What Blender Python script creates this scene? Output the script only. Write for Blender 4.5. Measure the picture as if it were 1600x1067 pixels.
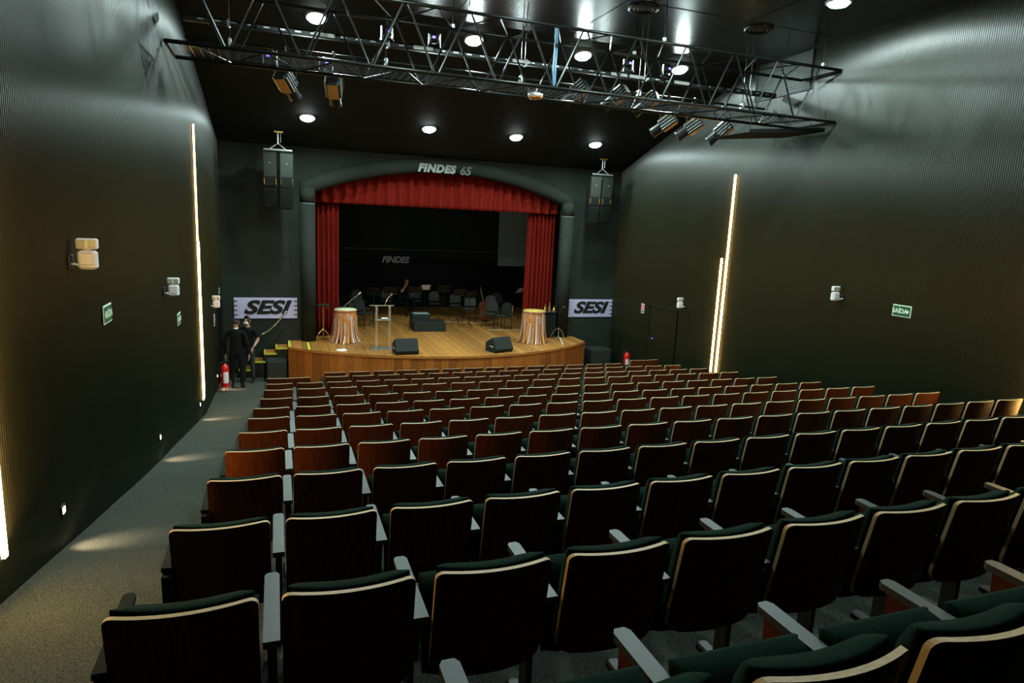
import bpy, math, random
from mathutils import Vector, Matrix, Euler
random.seed(7)
D = bpy.data
SC = bpy.context.scene
COL = SC.collection
for o in list(D.objects): D.objects.remove(o)

# ------------------------------------------------------------------ camera, world, exposure
EYE = 4.4                       # eye height above the flat floor before the stage
cam_d = D.cameras.new('camera'); cam_d.sensor_width = 36.0
cam_d.lens = 1028.79 * 36.0 / 1600.0
cam_d.clip_start = 0.05; cam_d.clip_end = 100
cam = D.objects.new('camera', cam_d); COL.objects.link(cam)
yaw, pitch, roll = 0.34722, -0.17729, 0.046077
fwd = Vector((math.sin(yaw)*math.cos(pitch), math.cos(yaw)*math.cos(pitch), math.sin(pitch)))
rgt = Vector((math.cos(yaw), -math.sin(yaw), 0)); upv = rgt.cross(fwd)
r2 = rgt*math.cos(roll) + upv*math.sin(roll); u2 = -rgt*math.sin(roll) + upv*math.cos(roll)
M = Matrix((r2, u2, -fwd)).transposed().to_4x4(); M.translation = (0, 0, EYE)
cam.matrix_world = M
SC.camera = cam
w = D.worlds.new('world'); SC.world = w; w.use_nodes = True
w.node_tree.nodes['Background'].inputs[0].default_value = (0.55, 1.0, 0.75, 1)
w.node_tree.nodes['Background'].inputs[1].default_value = 0.0
SC.view_settings.view_transform = 'Standard'; SC.view_settings.look = 'None'
SC.view_settings.gamma = 1.0; SC.view_settings.use_curve_mapping = False
SC.view_settings.exposure = 0.0
DOWN_W = 140.0                   # one ceiling downlight (watt)
STRIP_E = 30.0                  # far wall light lines, emission
STRIP_N = 66.0                  # near wall light lines, emission
STEP_W = 5.0                    # one step light
COOL = (0.77, 1.0, 0.95); WARM = (1.0, 0.58, 0.15)

# ------------------------------------------------------------------ materials
def mat(name, col, rough=0.6, metal=0.0, spec=0.5, emit=None, es=0.0, trans=0.0):
    m = D.materials.new(name); m.use_nodes = True
    b = m.node_tree.nodes['Principled BSDF']
    b.inputs['Base Color'].default_value = (*col, 1)
    b.inputs['Roughness'].default_value = rough
    b.inputs['Metallic'].default_value = metal
    b.inputs['Specular IOR Level'].default_value = spec
    if trans: b.inputs['Transmission Weight'].default_value = trans
    if emit:
        b.inputs['Emission Color'].default_value = (*emit, 1)
        b.inputs['Emission Strength'].default_value = es
    return m
def tex(m, kind, c1, c2, scale, stretch=(1, 1, 1), detail=4, bump=0.0, dist=0.01, coord='Object', lo=0.3, hi=0.7, rnd=0.0, bscale=None):
    nt = m.node_tree; N = nt.nodes; L = nt.links; b = N['Principled BSDF']
    tc = N.new('ShaderNodeTexCoord'); mp = N.new('ShaderNodeMapping'); mp.inputs['Scale'].default_value = stretch
    L.new(tc.outputs[coord], mp.inputs[0]); vec = mp.outputs[0]
    if rnd:
        oi = N.new('ShaderNodeObjectInfo'); mul = N.new('ShaderNodeVectorMath'); mul.operation = 'SCALE'
        mul.inputs[0].default_value = (31, 47, 19); L.new(oi.outputs['Random'], mul.inputs['Scale'])
        ad = N.new('ShaderNodeVectorMath'); L.new(vec, ad.inputs[0]); L.new(mul.outputs[0], ad.inputs[1]); vec = ad.outputs[0]
    t = N.new('ShaderNodeTexNoise'); t.inputs['Scale'].default_value = scale; t.inputs['Detail'].default_value = detail
    L.new(vec, t.inputs['Vector'])
    r = N.new('ShaderNodeValToRGB'); r.color_ramp.elements[0].color = (*c1, 1); r.color_ramp.elements[1].color = (*c2, 1)
    r.color_ramp.elements[0].position = lo; r.color_ramp.elements[1].position = hi
    L.new(t.outputs[0], r.inputs[0]); out = r.outputs[0]
    if rnd:
        hs = N.new('ShaderNodeHueSaturation'); mr = N.new('ShaderNodeMapRange')
        mr.inputs['To Min'].default_value = 1-rnd; mr.inputs['To Max'].default_value = 1+rnd
        L.new(oi.outputs['Random'], mr.inputs[0]); L.new(mr.outputs[0], hs.inputs['Value']); L.new(out, hs.inputs['Color']); out = hs.outputs[0]
    L.new(out, b.inputs['Base Color'])
    if bump:
        bp = N.new('ShaderNodeBump'); bp.inputs['Strength'].default_value = bump; bp.inputs['Distance'].default_value = dist
        if bscale:
            t2 = N.new('ShaderNodeTexNoise'); t2.inputs['Scale'].default_value = bscale; L.new(vec, t2.inputs['Vector']); L.new(t2.outputs[0], bp.inputs['Height'])
        else: L.new(t.outputs[0], bp.inputs['Height'])
        L.new(bp.outputs[0], b.inputs['Normal'])
    return m
m_wall = tex(mat('ribbed_wall_paint', (0.05, 0.05, 0.04), 0.42, spec=0.5), 'n', (0.006, 0.010, 0.004), (0.009, 0.013, 0.006), 1.2, (1, 1, 0.2))
def brushed(m, rough, aniso, spec):          # vertical ribs spread the sheen sideways
    N = m.node_tree.nodes; b = N['Principled BSDF']; c = N.new('ShaderNodeCombineXYZ'); c.inputs[1].default_value = 1.0
    m.node_tree.links.new(c.outputs[0], b.inputs['Tangent']); b.inputs['Anisotropic'].default_value = aniso
    b.inputs['Roughness'].default_value = rough; b.inputs['Specular IOR Level'].default_value = spec
brushed(m_wall, 0.45, 1.0, 1.0)
m_front = tex(mat('front_wall_paint', (0.05, 0.06, 0.05), 0.85, spec=0.15), 'n', (0.018, 0.023, 0.019), (0.023, 0.029, 0.024), 2.0)
m_ceil = tex(mat('black_ceiling_board', (0.01, 0.012, 0.011), 0.24, spec=0.5), 'n', (0.006, 0.013, 0.012), (0.009, 0.012, 0.011), 1.5)
m_slope = tex(mat('black_slope_board', (0.01, 0.012, 0.011), 0.7, spec=0.25), 'n', (0.004, 0.008, 0.008), (0.007, 0.012, 0.012), 1.5)
m_black = mat('black_stage_cloth', (0.010, 0.013, 0.012), 0.95, spec=0.1)
m_back = mat('stage_back_wall', (0.020, 0.030, 0.030), 0.9, spec=0.1)
m_carpet = tex(mat('grey_carpet', (0.1, 0.11, 0.1), 0.98, spec=0.05), 'n', (0.020, 0.026, 0.022), (0.105, 0.115, 0.097), 95, detail=6, bump=0.9, dist=0.012, lo=0.32, hi=0.72)
m_veneer = tex(mat('dark_veneer', (0.1, 0.03, 0.015), 0.5, spec=0.22), 'n', (0.050, 0.011, 0.003), (0.125, 0.032, 0.008), 9, (9, 1, 0.8), detail=6, rnd=0.12)
m_ply = tex(mat('birch_ply_edge', (0.7, 0.5, 0.3), 0.5), 'n', (0.52, 0.34, 0.15), (0.70, 0.52, 0.29), 30, (1, 8, 8), rnd=0.05)
m_fabric = tex(mat('dark_green_fabric', (0.02, 0.04, 0.03), 0.95, spec=0.04), 'n', (0.004, 0.016, 0.012), (0.008, 0.025, 0.019), 60, bump=0.2, dist=0.002)
m_armpad = mat('charcoal_arm_pad', (0.034, 0.046, 0.045), 0.42, spec=0.5)
m_side = mat('black_end_panel', (0.012, 0.016, 0.014), 0.5)
m_endpad = mat('black_aisle_arm', (0.008, 0.013, 0.011), 0.8, spec=0.15)
m_steel = mat('dark_steel', (0.02, 0.022, 0.022), 0.4, 0.6)
m_truss = mat('black_truss_paint', (0.020, 0.023, 0.022), 0.32, 0.7)
m_chrome = mat('chrome', (0.65, 0.65, 0.65), 0.18, 1.0)
m_alu = mat('raw_aluminium', (0.55, 0.58, 0.58), 0.35, 0.8)
m_red = tex(mat('red_velvet', (0.4, 0.02, 0.01), 0.85, spec=0.15), 'n', (0.12, 0.005, 0.002), (0.18, 0.008, 0.003), 3, (6, 6, 0.5))
m_floorwood = tex(mat('stage_plank_wood', (0.4, 0.25, 0.1), 0.38, spec=0.45), 'n', (0.27, 0.112, 0.022), (0.44, 0.205, 0.052), 5, (7, 0.9, 1), detail=6, rnd=0.24)
m_fascia = tex(mat('stage_fascia_wood', (0.4, 0.18, 0.05), 0.45), 'n', (0.30, 0.092, 0.012), (0.46, 0.155, 0.026), 6, (8, 8, 0.7), detail=6, rnd=0.28)
m_nosing = tex(mat('stage_nosing_wood', (0.4, 0.2, 0.06), 0.4), 'n', (0.40, 0.14, 0.022), (0.52, 0.20, 0.04), 6, (1, 1, 6))
m_white = mat('white_plastic', (0.78, 0.78, 0.82), 0.45)
m_lamp = mat('lamp_glass', (0.9, 0.9, 0.9), 0.4, emit=(0.86, 1.0, 0.97), es=45)
m_lamp_added = mat('added_lamp_glass', (.8, .8, .8), .4, emit=(.7, .95, 1.0), es=3)  # lens of the added lamp over the stage
m_strip = mat('warm_led_line', (0.9, 0.8, 0.6), 0.5, emit=WARM, es=STRIP_E)
m_strip_near = mat('warm_led_line_near', (0.9, 0.8, 0.6), 0.5, emit=WARM, es=STRIP_N)
m_step = mat('step_light_lens', (0.9, 0.7, 0.6), 0.5, emit=(1.0, 0.62, 0.45), es=9)
m_lav = mat('lavender_panel', (0.50, 0.49, 0.74), 0.7, spec=0.2)
m_letter = mat('black_letter', (0.012, 0.014, 0.012), 0.8, spec=0.2)
m_grayletter = mat('grey_letter', (0.24, 0.26, 0.25), 0.6)
m_dimletter = mat('dim_letter', (0.075, 0.088, 0.088), 0.6)
m_blueletter = mat('backdrop_letter', (0.50, 0.60, 0.68), 0.7)
m_green = mat('exit_green', (0.008, 0.085, 0.036), 0.5)
m_glowwhite = mat('exit_cream', (0.72, 0.85, 0.62), 0.5)
m_extred = mat('extinguisher_red', (0.62, 0.012, 0.012), 0.28)
m_yellow = mat('lime_tape', (0.55, 0.62, 0.04), 0.6)
m_box = tex(mat('black_speaker_coat', (0.015, 0.017, 0.016), 0.8, spec=0.25), 'n', (0.012, 0.016, 0.014), (0.022, 0.026, 0.024), 80, bump=0.3, dist=0.003)
m_grille = mat('speaker_grille', (0.022, 0.030, 0.026), 0.6, 0.2)
m_warmlit = mat('warm_lit_panel', (0.52, 0.22, 0.045), 0.5)  # orange of the warm light put into the colour
m_skin = mat('skin', (0.42, 0.22, 0.15), 0.5)
m_suit = mat('black_suit', (0.006, 0.008, 0.008), 0.9, spec=0.15)
m_jean = mat('dark_jeans', (0.030, 0.040, 0.042), 0.9, spec=0.1)
m_hair = mat('dark_hair', (0.020, 0.014, 0.010), 0.7)
m_shoe = mat('black_shoe', (0.008, 0.008, 0.008), 0.35)
m_brown = mat('brown_lacquer', (0.13, 0.04, 0.018), 0.35)
m_blue = mat('blue_indicator', (0.05, 0.05, 0.4), 0.4, emit=(0.12, 0.10, 1.0), es=6)
m_bluecable = mat('blue_cable', (0.10, 0.25, 0.42), 0.5)
m_brass = mat('brass', (0.6, 0.42, 0.12), 0.3, 0.9)
m_acryl = mat('clear_acrylic', (0.95, 0.86, 0.74), 0.12, spec=0.8, trans=0.8)
m_ring = mat('lamp_trim', (0.25, 0.27, 0.26), 0.4)

# ------------------------------------------------------------------ mesh helpers
class MB:
    def __init__(s): s.v = []; s.f = []; s.m = []
    def add(s, vs, fs, mi=0, T=None):
        n = len(s.v)
        s.v += [tuple(T @ Vector(p)) if T else tuple(p) for p in vs]
        for f in fs: s.f.append(tuple(i+n for i in f)); s.m.append(mi)
        return s
    def box(s, c, d, mi=0, T=None):
        x, y, z = c; a, b, h = d[0]/2, d[1]/2, d[2]/2
        vs = [(x+i*a, y+j*b, z+k*h) for k in (-1, 1) for j in (-1, 1) for i in (-1, 1)]
        return s.add(vs, [(0, 2, 3, 1), (4, 5, 7, 6), (0, 1, 5, 4), (2, 6, 7, 3), (0, 4, 6, 2), (1, 3, 7, 5)], mi, T)
    def bbox(s, c, d, r=0.01, mi=0, T=None):          # chamfered box
        x, y, z = c; a, b, h = d[0]/2, d[1]/2, d[2]/2; r = min(r, a*.9, b*.9, h*.9)
        rings = []
        for zz, q in ((-h, r), (-h+r, 0), (h-r, 0), (h, r)):
            A, B = a-q, b-q
            rings.append([(x+px, y+py, z+zz) for px, py in ((A-r, -B), (A, -B+r), (A, B-r), (A-r, B), (-A+r, B), (-A, B-r), (-A, -B+r), (-A+r, -B))])
        vs = sum(rings, []); fs = [tuple(range(7, -1, -1)), tuple(range(24, 32))]
        for k in range(3):
            for i in range(8): fs.append((k*8+i, k*8+(i+1) % 8, k*8+8+(i+1) % 8, k*8+8+i))
        return s.add(vs, fs, mi, T)
    def tube(s, pts, r, n=8, mi=0, cap=True, T=None):
        pts = [Vector(p) for p in pts]; rr = r if isinstance(r, (list, tuple)) else [r]*len(pts)
        vs = []; fs = []; prev = None
        for i, p in enumerate(pts):
            t = (pts[min(i+1, len(pts)-1)] - pts[max(i-1, 0)]).normalized()
            if prev is None:
                a = Vector((0, 0, 1)) if abs(t.z) < .9 else Vector((1, 0, 0))
                u = t.cross(a).normalized()
            else: u = (prev - t*prev.dot(t)).normalized()
            prev = u; v = t.cross(u)
            for k in range(n):
                q = 2*math.pi*k/n; vs.append(p + (u*math.cos(q) + v*math.sin(q))*rr[i])
        for i in range(len(pts)-1):
            for k in range(n): fs.append((i*n+k, i*n+(k+1) % n, (i+1)*n+(k+1) % n, (i+1)*n+k))
        if cap: fs += [tuple(range(n-1, -1, -1)), tuple(range((len(pts)-1)*n, len(pts)*n))]
        return s.add(vs, fs, mi, T)
    def lathe(s, prof, n=16, mi=0, T=None, cap=True):
        vs = []; fs = []
        for r, z in prof:
            for k in range(n): q = 2*math.pi*k/n; vs.append((r*math.cos(q), r*math.sin(q), z))
        for i in range(len(prof)-1):
            for k in range(n): fs.append((i*n+k, i*n+(k+1) % n, (i+1)*n+(k+1) % n, (i+1)*n+k))
        if cap: fs += [tuple(range(n-1, -1, -1)), tuple(range((len(prof)-1)*n, len(prof)*n))]
        return s.add(vs, fs, mi, T)
    def prism(s, poly, h, axis='z', mi=0, T=None, o=0.0):   # polygon (2D) extruded by h
        n = len(poly)
        def P(a, b, c): return {'z': (a, b, c), 'y': (a, c, b), 'x': (c, a, b)}[axis]
        vs = [P(a, b, o) for a, b in poly] + [P(a, b, o+h) for a, b in poly]
        fs = [tuple(range(n-1, -1, -1)), tuple(range(n, 2*n))] + [(i, (i+1) % n, n+(i+1) % n, n+i) for i in range(n)]
        return s.add(vs, fs, mi, T)
    def mesh(s, name, mats, smooth=False):
        me = D.meshes.new(name); me.from_pydata(s.v, [], s.f)
        for m in (mats if isinstance(mats, (list, tuple)) else [mats]): me.materials.append(m)
        me.polygons.foreach_set('material_index', s.m)
        if smooth: me.polygons.foreach_set('use_smooth', [True]*len(s.f))
        import bmesh
        bm = bmesh.new(); bm.from_mesh(me); bmesh.ops.recalc_face_normals(bm, faces=bm.faces); bm.to_mesh(me); bm.free()
        me.update(); return me
    def build(s, name, mats, parent=None, smooth=False, **kw): return put(name, s.mesh(name, mats, smooth), parent, **kw)
def put(name, me, parent=None, loc=(0, 0, 0), rot=(0, 0, 0), label=None):
    o = D.objects.new(name, me); COL.objects.link(o); o.location = loc; o.rotation_euler = rot
    if parent: o.parent = parent
    if label: o['label'] = label
    return o
def tag(o, label, cat=None, group=None, kind=None):
    o['label'] = label
    if cat: o['category'] = cat
    if group: o['group'] = group
    if kind: o['kind'] = kind
    return o
def thing(name, label, cat, loc=(0, 0, 0), rz=0.0, group=None):
    o = D.objects.new(name, None); COL.objects.link(o); o.location = loc; o.rotation_euler = (0, 0, rz)
    o.empty_display_size = .1
    return tag(o, label, cat, group)
def struct(o, label=None):
    o['kind'] = 'structure'
    if label: o['label'] = label
    return o
def text_mesh(body, size, depth, shear=0.0, bold=0.0, name='lettering', space=1.0):
    c = D.curves.new(name, 'FONT'); c.body = body; c.size = size; c.extrude = depth; c.shear = shear; c.offset = bold
    c.align_x = 'CENTER'; c.align_y = 'CENTER'; c.space_character = space; c.resolution_u = 4
    o = D.objects.new(name, c); COL.objects.link(o)
    dg = bpy.context.evaluated_depsgraph_get(); me = D.meshes.new_from_object(o.evaluated_get(dg))
    D.objects.remove(o); D.curves.remove(c); return me
def aim(d):                                   # rotation taking local -Z to direction d
    return Vector(d).to_track_quat('-Z', 'Y').to_euler()
ORD = ['zeroth', 'first', 'second', 'third', 'fourth', 'fifth', 'sixth', 'seventh', 'eighth', 'ninth', 'tenth', 'eleventh', 'twelfth', 'thirteenth', 'fourteenth', 'fifteenth', 'sixteenth', 'seventeenth', 'eighteenth']

# ------------------------------------------------------------------ the hall
ROWS = {1: (.983, 15.134, -3.525, 14), 2: (.931, 13.965, -3.342, 16), 3: (-.221, 12.806, -3.170, 18), 4: (-.245, 11.658, -2.990, 18),
        5: (-.273, 10.455, -2.818, 18), 6: (-.336, 9.255, -2.626, 18), 7: (-.355, 8.091, -2.415, 18), 8: (-.396, 6.925, -2.212, 18),
        9: (-.436, 5.743, -1.993, 18), 10: (-.463, 4.576, -1.785, 18), 11: (-.527, 3.412, -1.573, 18), 12: (-.552, 2.229, -1.308, 18), 13: (-.62, 1.07, -1.01, 18)}
SEAT_H = 0.86; PITCH = 0.55
FL = [(y, z - SEAT_H + EYE) for (x0, y, z, n) in ROWS.values()]
FL = [(19.15, 0.0), (15.25, 0.0)] + FL[1:] + [(0.0, 2.79), (-4.0, 3.3)]
FL.sort()
def floor_z(y):
    for (a, za), (b, zb) in zip(FL, FL[1:]):
        if a <= y <= b: return za + (zb-za)*(y-a)/(b-a)
    return 0.0
def XL(y): return -1.97 + 0.03*y
def XR(y): return 9.79 + 0.03*y
CEIL = 8.10; YC = 12.86; YF = 19.12
def ceil_z(y): return CEIL if y < YC else CEIL - 0.3115*(y-YC)
ZF = ceil_z(YF)
STG = 0.90                      # stage floor
b = MB()
for (ya, za), (yb, zb) in zip(FL, FL[1:]):
    b.add([(XL(ya), ya, za), (XR(ya), ya, za), (XR(yb), yb, zb), (XL(yb), yb, zb), (XL(ya), ya, za-.2), (XR(ya), ya, za-.2), (XR(yb), yb, zb-.2), (XL(yb), yb, zb-.2)],
          [(0, 1, 2, 3), (7, 6, 5, 4)])
struct(b.build('floor', m_carpet), 'sloping grey carpet floor of the hall')
# ribbed side walls: one profile of fine vertical ribs each
def ribbed(name, X, sgn, y0, y1, holes=()):
    b = MB(); P = 0.034; y = y0; prof = []
    while y < y1:
        prof += [(y, 0), (y+.007, .005), (y+.019, .005), (y+.026, 0)]; y += P
    prof.append((y1, 0))
    for (ya, da), (yb, db) in zip(prof, prof[1:]):
        if any(h0 <= ya and yb <= h1 for h0, h1, _ in holes): zb0 = [h for h in holes if h[0] <= ya][-1][2]
        else: zb0 = -.1
        za1 = ceil_z(ya)+.05; zb1 = ceil_z(yb)+.05
        b.add([(X(ya)+sgn*da, ya, zb0), (X(yb)+sgn*db, yb, zb0), (X(yb)+sgn*db, yb, zb1), (X(ya)+sgn*da, ya, za1)], [(0, 1, 2, 3) if sgn < 0 else (3, 2, 1, 0)])
    b.add([(X(y0)-sgn*.3, y0, -.1), (X(y1)-sgn*.3, y1, -.1), (X(y1)-sgn*.3, y1, CEIL+.05), (X(y0)-sgn*.3, y0, CEIL+.05)], [(0, 1, 2, 3)])
    me = D.meshes.new(name); me.from_pydata(b.v, [], b.f); me.materials.append(m_wall)
    return put(name, me)
DOOR_L = (17.75, 18.85, 2.12)
struct(ribbed('wall_left', XL, 1, -4.0, YF, [DOOR_L]), 'dark finely ribbed left wall')
struct(ribbed('wall_right', XR, -1, -4.0, YF), 'dark finely ribbed right wall')
b = MB(); b.box((3.9, -4.1, 5), (12.6, .2, 10)); struct(b.build('wall_rear', m_wall))
b = MB()
for k, (ya, yb) in enumerate(((-4.0, YC), (YC, YF+.1))):
    if k: b = MB()
    za, zb = ceil_z(ya), ceil_z(yb)
    b.add([(XL(ya)-.05, ya, za), (XR(ya)+.05, ya, za), (XR(yb)+.05, yb, zb), (XL(yb)-.05, yb, zb)], [(0, 1, 2, 3)])
    b.add([(XL(ya)-.05, ya, za+.12), (XR(ya)+.05, ya, za+.12), (XR(yb)+.05, yb, zb+.12), (XL(yb)-.05, yb, zb+.12)], [(3, 2, 1, 0)])
    struct(b.build('ceiling_slope' if k else 'ceiling', m_slope if k else m_ceil), 'matt black ceiling sloping down to the stage' if k else 'flat satin black ceiling over the seats')
# left doorway leaf (dark, ajar recess)
b = MB(); b.box((XL(18.3)-.14, 18.3, 1.06), (.05, 1.1, 2.12)); d1 = struct(b.build('door_1', m_side), 'black door in the left wall beside the stage')
b = MB(); b.box((XL(17.75)-.05, 17.74, 1.08), (.14, .05, 2.16)); b.box((XL(18.85)-.05, 18.86, 1.08), (.14, .05, 2.16)); b.box((XL(18.3)-.05, 18.3, 2.15), (.14, 1.17, .05)); b.build('door_frame', m_steel, d1)
b = MB(); b.box((XR(15.9)-.02, 15.9, 1.12), (.04, 1.35, 2.24)); d2 = struct(b.build('door_2', m_wall), 'dark door flush in the right wall')
for k in (-1, 1):
    b = MB(); b.box((XR(15.9)-.028, 15.9+k*.70, 1.13), (.05, .05, 2.27)); b.build('door_frame', m_wall, d2)
b = MB(); b.box((XR(15.9)-.028, 15.9, 2.26), (.05, 1.4, .05)); b.build('door_frame', m_wall, d2)
b = MB(); b.bbox((XR(16.32)-.05, 16.32, 1.3), (.03, .06, .12), .006); dl = b.build('door_lock', m_steel, d2)
b = MB(); b.box((XR(16.32)-.068, 16.32, 1.31), (.01, .035, .02)); b.build('lock_indicator', m_blue, dl)

# front wall with arched opening
CX = 4.62; OX0, OX1 = 1.00, 8.44
def arch(x, zs, za):                # circular-segment arch from zs at the sides to za in the middle
    h = (OX1-OX0)/2+.19; s = za-zs; R = (h*h+s*s)/(2*s); return za - R + math.sqrt(max(R*R-(x-(OX0+OX1)/2)**2, 0))
ZA = lambda x: arch(x, .52+EYE, 1.36+EYE)
b = MB(); T = .28; xl, xr = XL(YF)-.05, XR(YF)+.05
b.box(((xl+OX0)/2, YF+T/2, ZF/2), (OX0-xl, T, ZF+.1)); b.box(((xr+OX1)/2, YF+T/2, ZF/2), (xr-OX1, T, ZF+.1))
n = 24
for i in range(n):
    xa = OX0+(OX1-OX0)*i/n; xb = OX0+(OX1-OX0)*(i+1)/n
    b.add([(xa, YF, ZA(xa)), (xb, YF, ZA(xb)), (xb, YF, ZF+.05), (xa, YF, ZF+.05), (xa, YF+T, ZA(xa)), (xb, YF+T, ZA(xb)), (xb, YF+T, ZF+.05), (xa, YF+T, ZF+.05)],
          [(0, 1, 2, 3), (7, 6, 5, 4), (0, 4, 5, 1)])
b.box((CX, YF+T/2, STG/2-.1), (OX1-OX0, T, STG-.3))
struct(b.build('wall_front', m_front), 'dark grey front wall with the arched stage opening')
pros = thing('proscenium_surround', 'dark grey rounded columns and arch framing the red stage curtain', 'arch', (CX, YF, STG))
def cen(v): return (v[0]-CX, v[1]-YF, v[2]-STG)
for x in (.82, 8.56):
    b = MB(); b.lathe([(.20, STG), (.20, 4.68)], 24); b.v = [cen((p[0]+x, p[1]+YF-.04, p[2])) for p in b.v]; b.build('column', m_front, pros, smooth=True)
    b = MB(); b.lathe([(.203, 4.675), (.203, 4.69)], 24); b.v = [cen((p[0]+x, p[1]+YF-.04, p[2])) for p in b.v]; b.build('column_joint', m_ring, pros)
    b = MB(); b.lathe([(.20, 4.69), (.20, 5.10)], 24); b.v = [cen((p[0]+x, p[1]+YF-.04, p[2])) for p in b.v]; b.build('column_head', m_front, pros, smooth=True)
b = MB(); vs = []; fs = []; n = 40; K = 10
for i in range(n+1):
    x = .62 + (8.76-.62)*i/n
    z0 = arch(max(min(x, 8.62), .82), .50+EYE, 1.33+EYE); th = math.atan((arch(x+.05, .5+EYE, 1.33+EYE)-arch(x-.05, .5+EYE, 1.33+EYE))/.1) if 1 < x < 8.4 else 0
    for k in range(K+1):
        q = math.pi*k/K; h = .21*(1-math.cos(q)); d = .17*math.sin(q)
        vs.append(cen((x-math.sin(th)*h, YF+.02-d, z0+math.cos(th)*h)))
for i in range(n):
    for k in range(K): fs.append((i*(K+1)+k, (i+1)*(K+1)+k, (i+1)*(K+1)+k+1, i*(K+1)+k+1))
fs += [tuple(range(K+1)), tuple(range(n*(K+1)+K, n*(K+1)-1, -1))]
b.add(vs, fs); b.build('arch_moulding', m_front, pros, smooth=True)
# lettering on the arch
l = put('arch_lettering', text_mesh('FINDES', .30, .006, .28, .019, space=1.14), None, (4.33, YF-.178, 1.425+EYE), (math.radians(78), 0, 0)); l.data.materials.append(m_grayletter)
tag(l, 'grey slanted FINDES lettering on the top of the stage arch', 'lettering')
l = put('anniversary_number', text_mesh('65', .33, .006, .28, .012), None, (5.17, YF-.172, 1.415+EYE), (math.radians(78), 0, 0)); l.data.materials.append(m_dimletter)
tag(l, 'dim outlined number 65 beside the grey lettering on the arch', 'lettering')

# ------------------------------------------------------------------ stage
AX0, AX1 = .26, 8.97; AR = 6.32; AYC = 16.43+AR
def apron(x): return AYC - math.sqrt(max(AR*AR-(x-4.615)**2, 0))
stage = thing('stage_platform', 'wooden stage with curved front and planked floor', 'stage', (CX, 18.5, 0))
SX, SY = CX, 18.5
x = -.30; wdt = .2265; HX0, HX1, HY = -.30, 9.66, 26.3
edges = [x]
while x < HX1-.01: x += wdt; edges.append(min(x, HX1))
for xa, xb in zip(edges, edges[1:]):
    g = .004
    inn = xb > AX0+.01 and xa < AX1-.01
    A, B = max(xa, AX0), min(xb, AX1)
    poly = [(xa+g, HY), (xa+g, 19.42), (xb-g, 19.42), (xb-g, HY)] if not inn else None
    if inn:
        poly = [(A+g, HY), (A+g, apron(A)-.02), ((A+B)/2, apron((A+B)/2)-.02), (B-g, apron(B)-.02), (B-g, HY)]
    b = MB(); b.prism([(p-SX, q-SY) for p, q in poly], .03, 'z', o=STG-.03); b.build('plank', m_floorwood, stage)
na = 44
for i in range(na):
    xa = AX0+(AX1-AX0)*i/na; xb = AX0+(AX1-AX0)*(i+1)/na; g = .002; off = .006*((i*7) % 3)/2
    b = MB()
    vs = [(xa+g, apron(xa)-off), (xb-g, apron(xb)-off), (xb-g, apron(xb)+.04), (xa+g, apron(xa)+.04)]
    b.prism([(p-SX, q-SY) for p, q in vs], STG-.06, 'z', o=.0); b.build('fascia_board', m_fascia, stage)
b = MB(); pts = [(AX0+(AX1-AX0)*i/40) for i in range(41)]
vs = [(x, apron(x)-.035) for x in pts] + [(x, apron(x)+.05) for x in reversed(pts)]
b.prism([(p-SX, q-SY) for p, q in vs], .035, 'z', o=STG-.062); b.build('nosing', m_nosing, stage)
for xx in (AX0+.02, AX1-.02):
    b = MB(); b.box((xx-SX, (apron(xx)+YF)/2-SY, STG/2-.04), (.04, YF-apron(xx)-.02, STG-.08)); b.build('side_board', m_fascia, stage)
for (xa, ya, xb, yb, w_) in ((.78, 17.72, .80, 18.75, .055), (AX0+.03, 18.18, AX0+.03, 19.08, .05)):
    t = thing('floor_tape', 'lime yellow tape strip on the stage floor at the left corner' if xa > .5 else 'lime yellow tape along the left edge of the stage', 'tape', (xa, (ya+yb)/2, STG))
    b = MB(); b.box((0, 0, .002), (w_, yb-ya, .003)); b.build('tape_strip', m_yellow, t)
m_tape = mat('cream_tape', (0.65, 0.58, 0.40), 0.6)
for i, (xa, ya, xb, yb, lb) in enumerate(((5.38, 22.3, 6.85, 21.85, 'cream tape line on the stage behind the conductor box'), (6.55, 20.5, 8.0, 20.35, 'cream tape line on the stage by the right chairs'), (8.05, 17.75, 8.45, 18.9, 'cream tape line beside the right drum'))):
    b = MB(); dx, dy = xb-xa, yb-ya; L_ = math.hypot(dx, dy); b.box((0, 0, .002), (L_, .045, .003))
    t = b.build('floor_tape', m_tape, loc=((xa+xb)/2, (ya+yb)/2, STG), rot=(0, 0, math.atan2(dy, dx))); tag(t, lb, 'tape')
b = MB(); b.lathe([(.14, 0), (.14, .012), (.10, .02)], 20); tag(b.build('floor_plate', m_white, loc=(1.58, 17.55, STG)), 'small white round plate on the stage before the left drum', 'plate')
# stage house
for nm, c, d, mm in (('wall_stage_back', (CX, HY+.1, 3.6), (HX1-HX0+.4, .2, 5.6), m_back), ('wall_stage_left', (HX0-.1, 22.85, 3.6), (.2, 6.9, 5.6), m_black),
                     ('wall_stage_right', (HX1+.1, 22.85, 3.6), (.2, 6.9, 5.6), m_black), ('ceiling_stage', (CX, 22.85, 6.5), (HX1-HX0+.4, 6.9, .2), m_black)):
    b = MB(); b.box(c, d); struct(b.build(nm, mm))
b = MB(); b.box((CX, HY-.03, 3.18), (HX1-HX0, .05, .035)); struct(b.build('trim_1', mat('trim_grey', (.06, .08, .08), .5)), 'thin rail across the stage back wall')
b = MB(); b.box((CX, HY-.05, 1.85), (HX1-HX0, .08, 1.9)); struct(b.build('trim_2', m_black), 'black lower cladding of the stage back wall')
b = MB(); b.box((8.95, 25.1, 4.55), (1.25, .06, 3.69)); tag(b.build('stage_screen', mat('slate_screen', (.20, .28, .29), .8)), 'slate grey flat panel at the right rear of the stage', 'panel')
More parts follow.
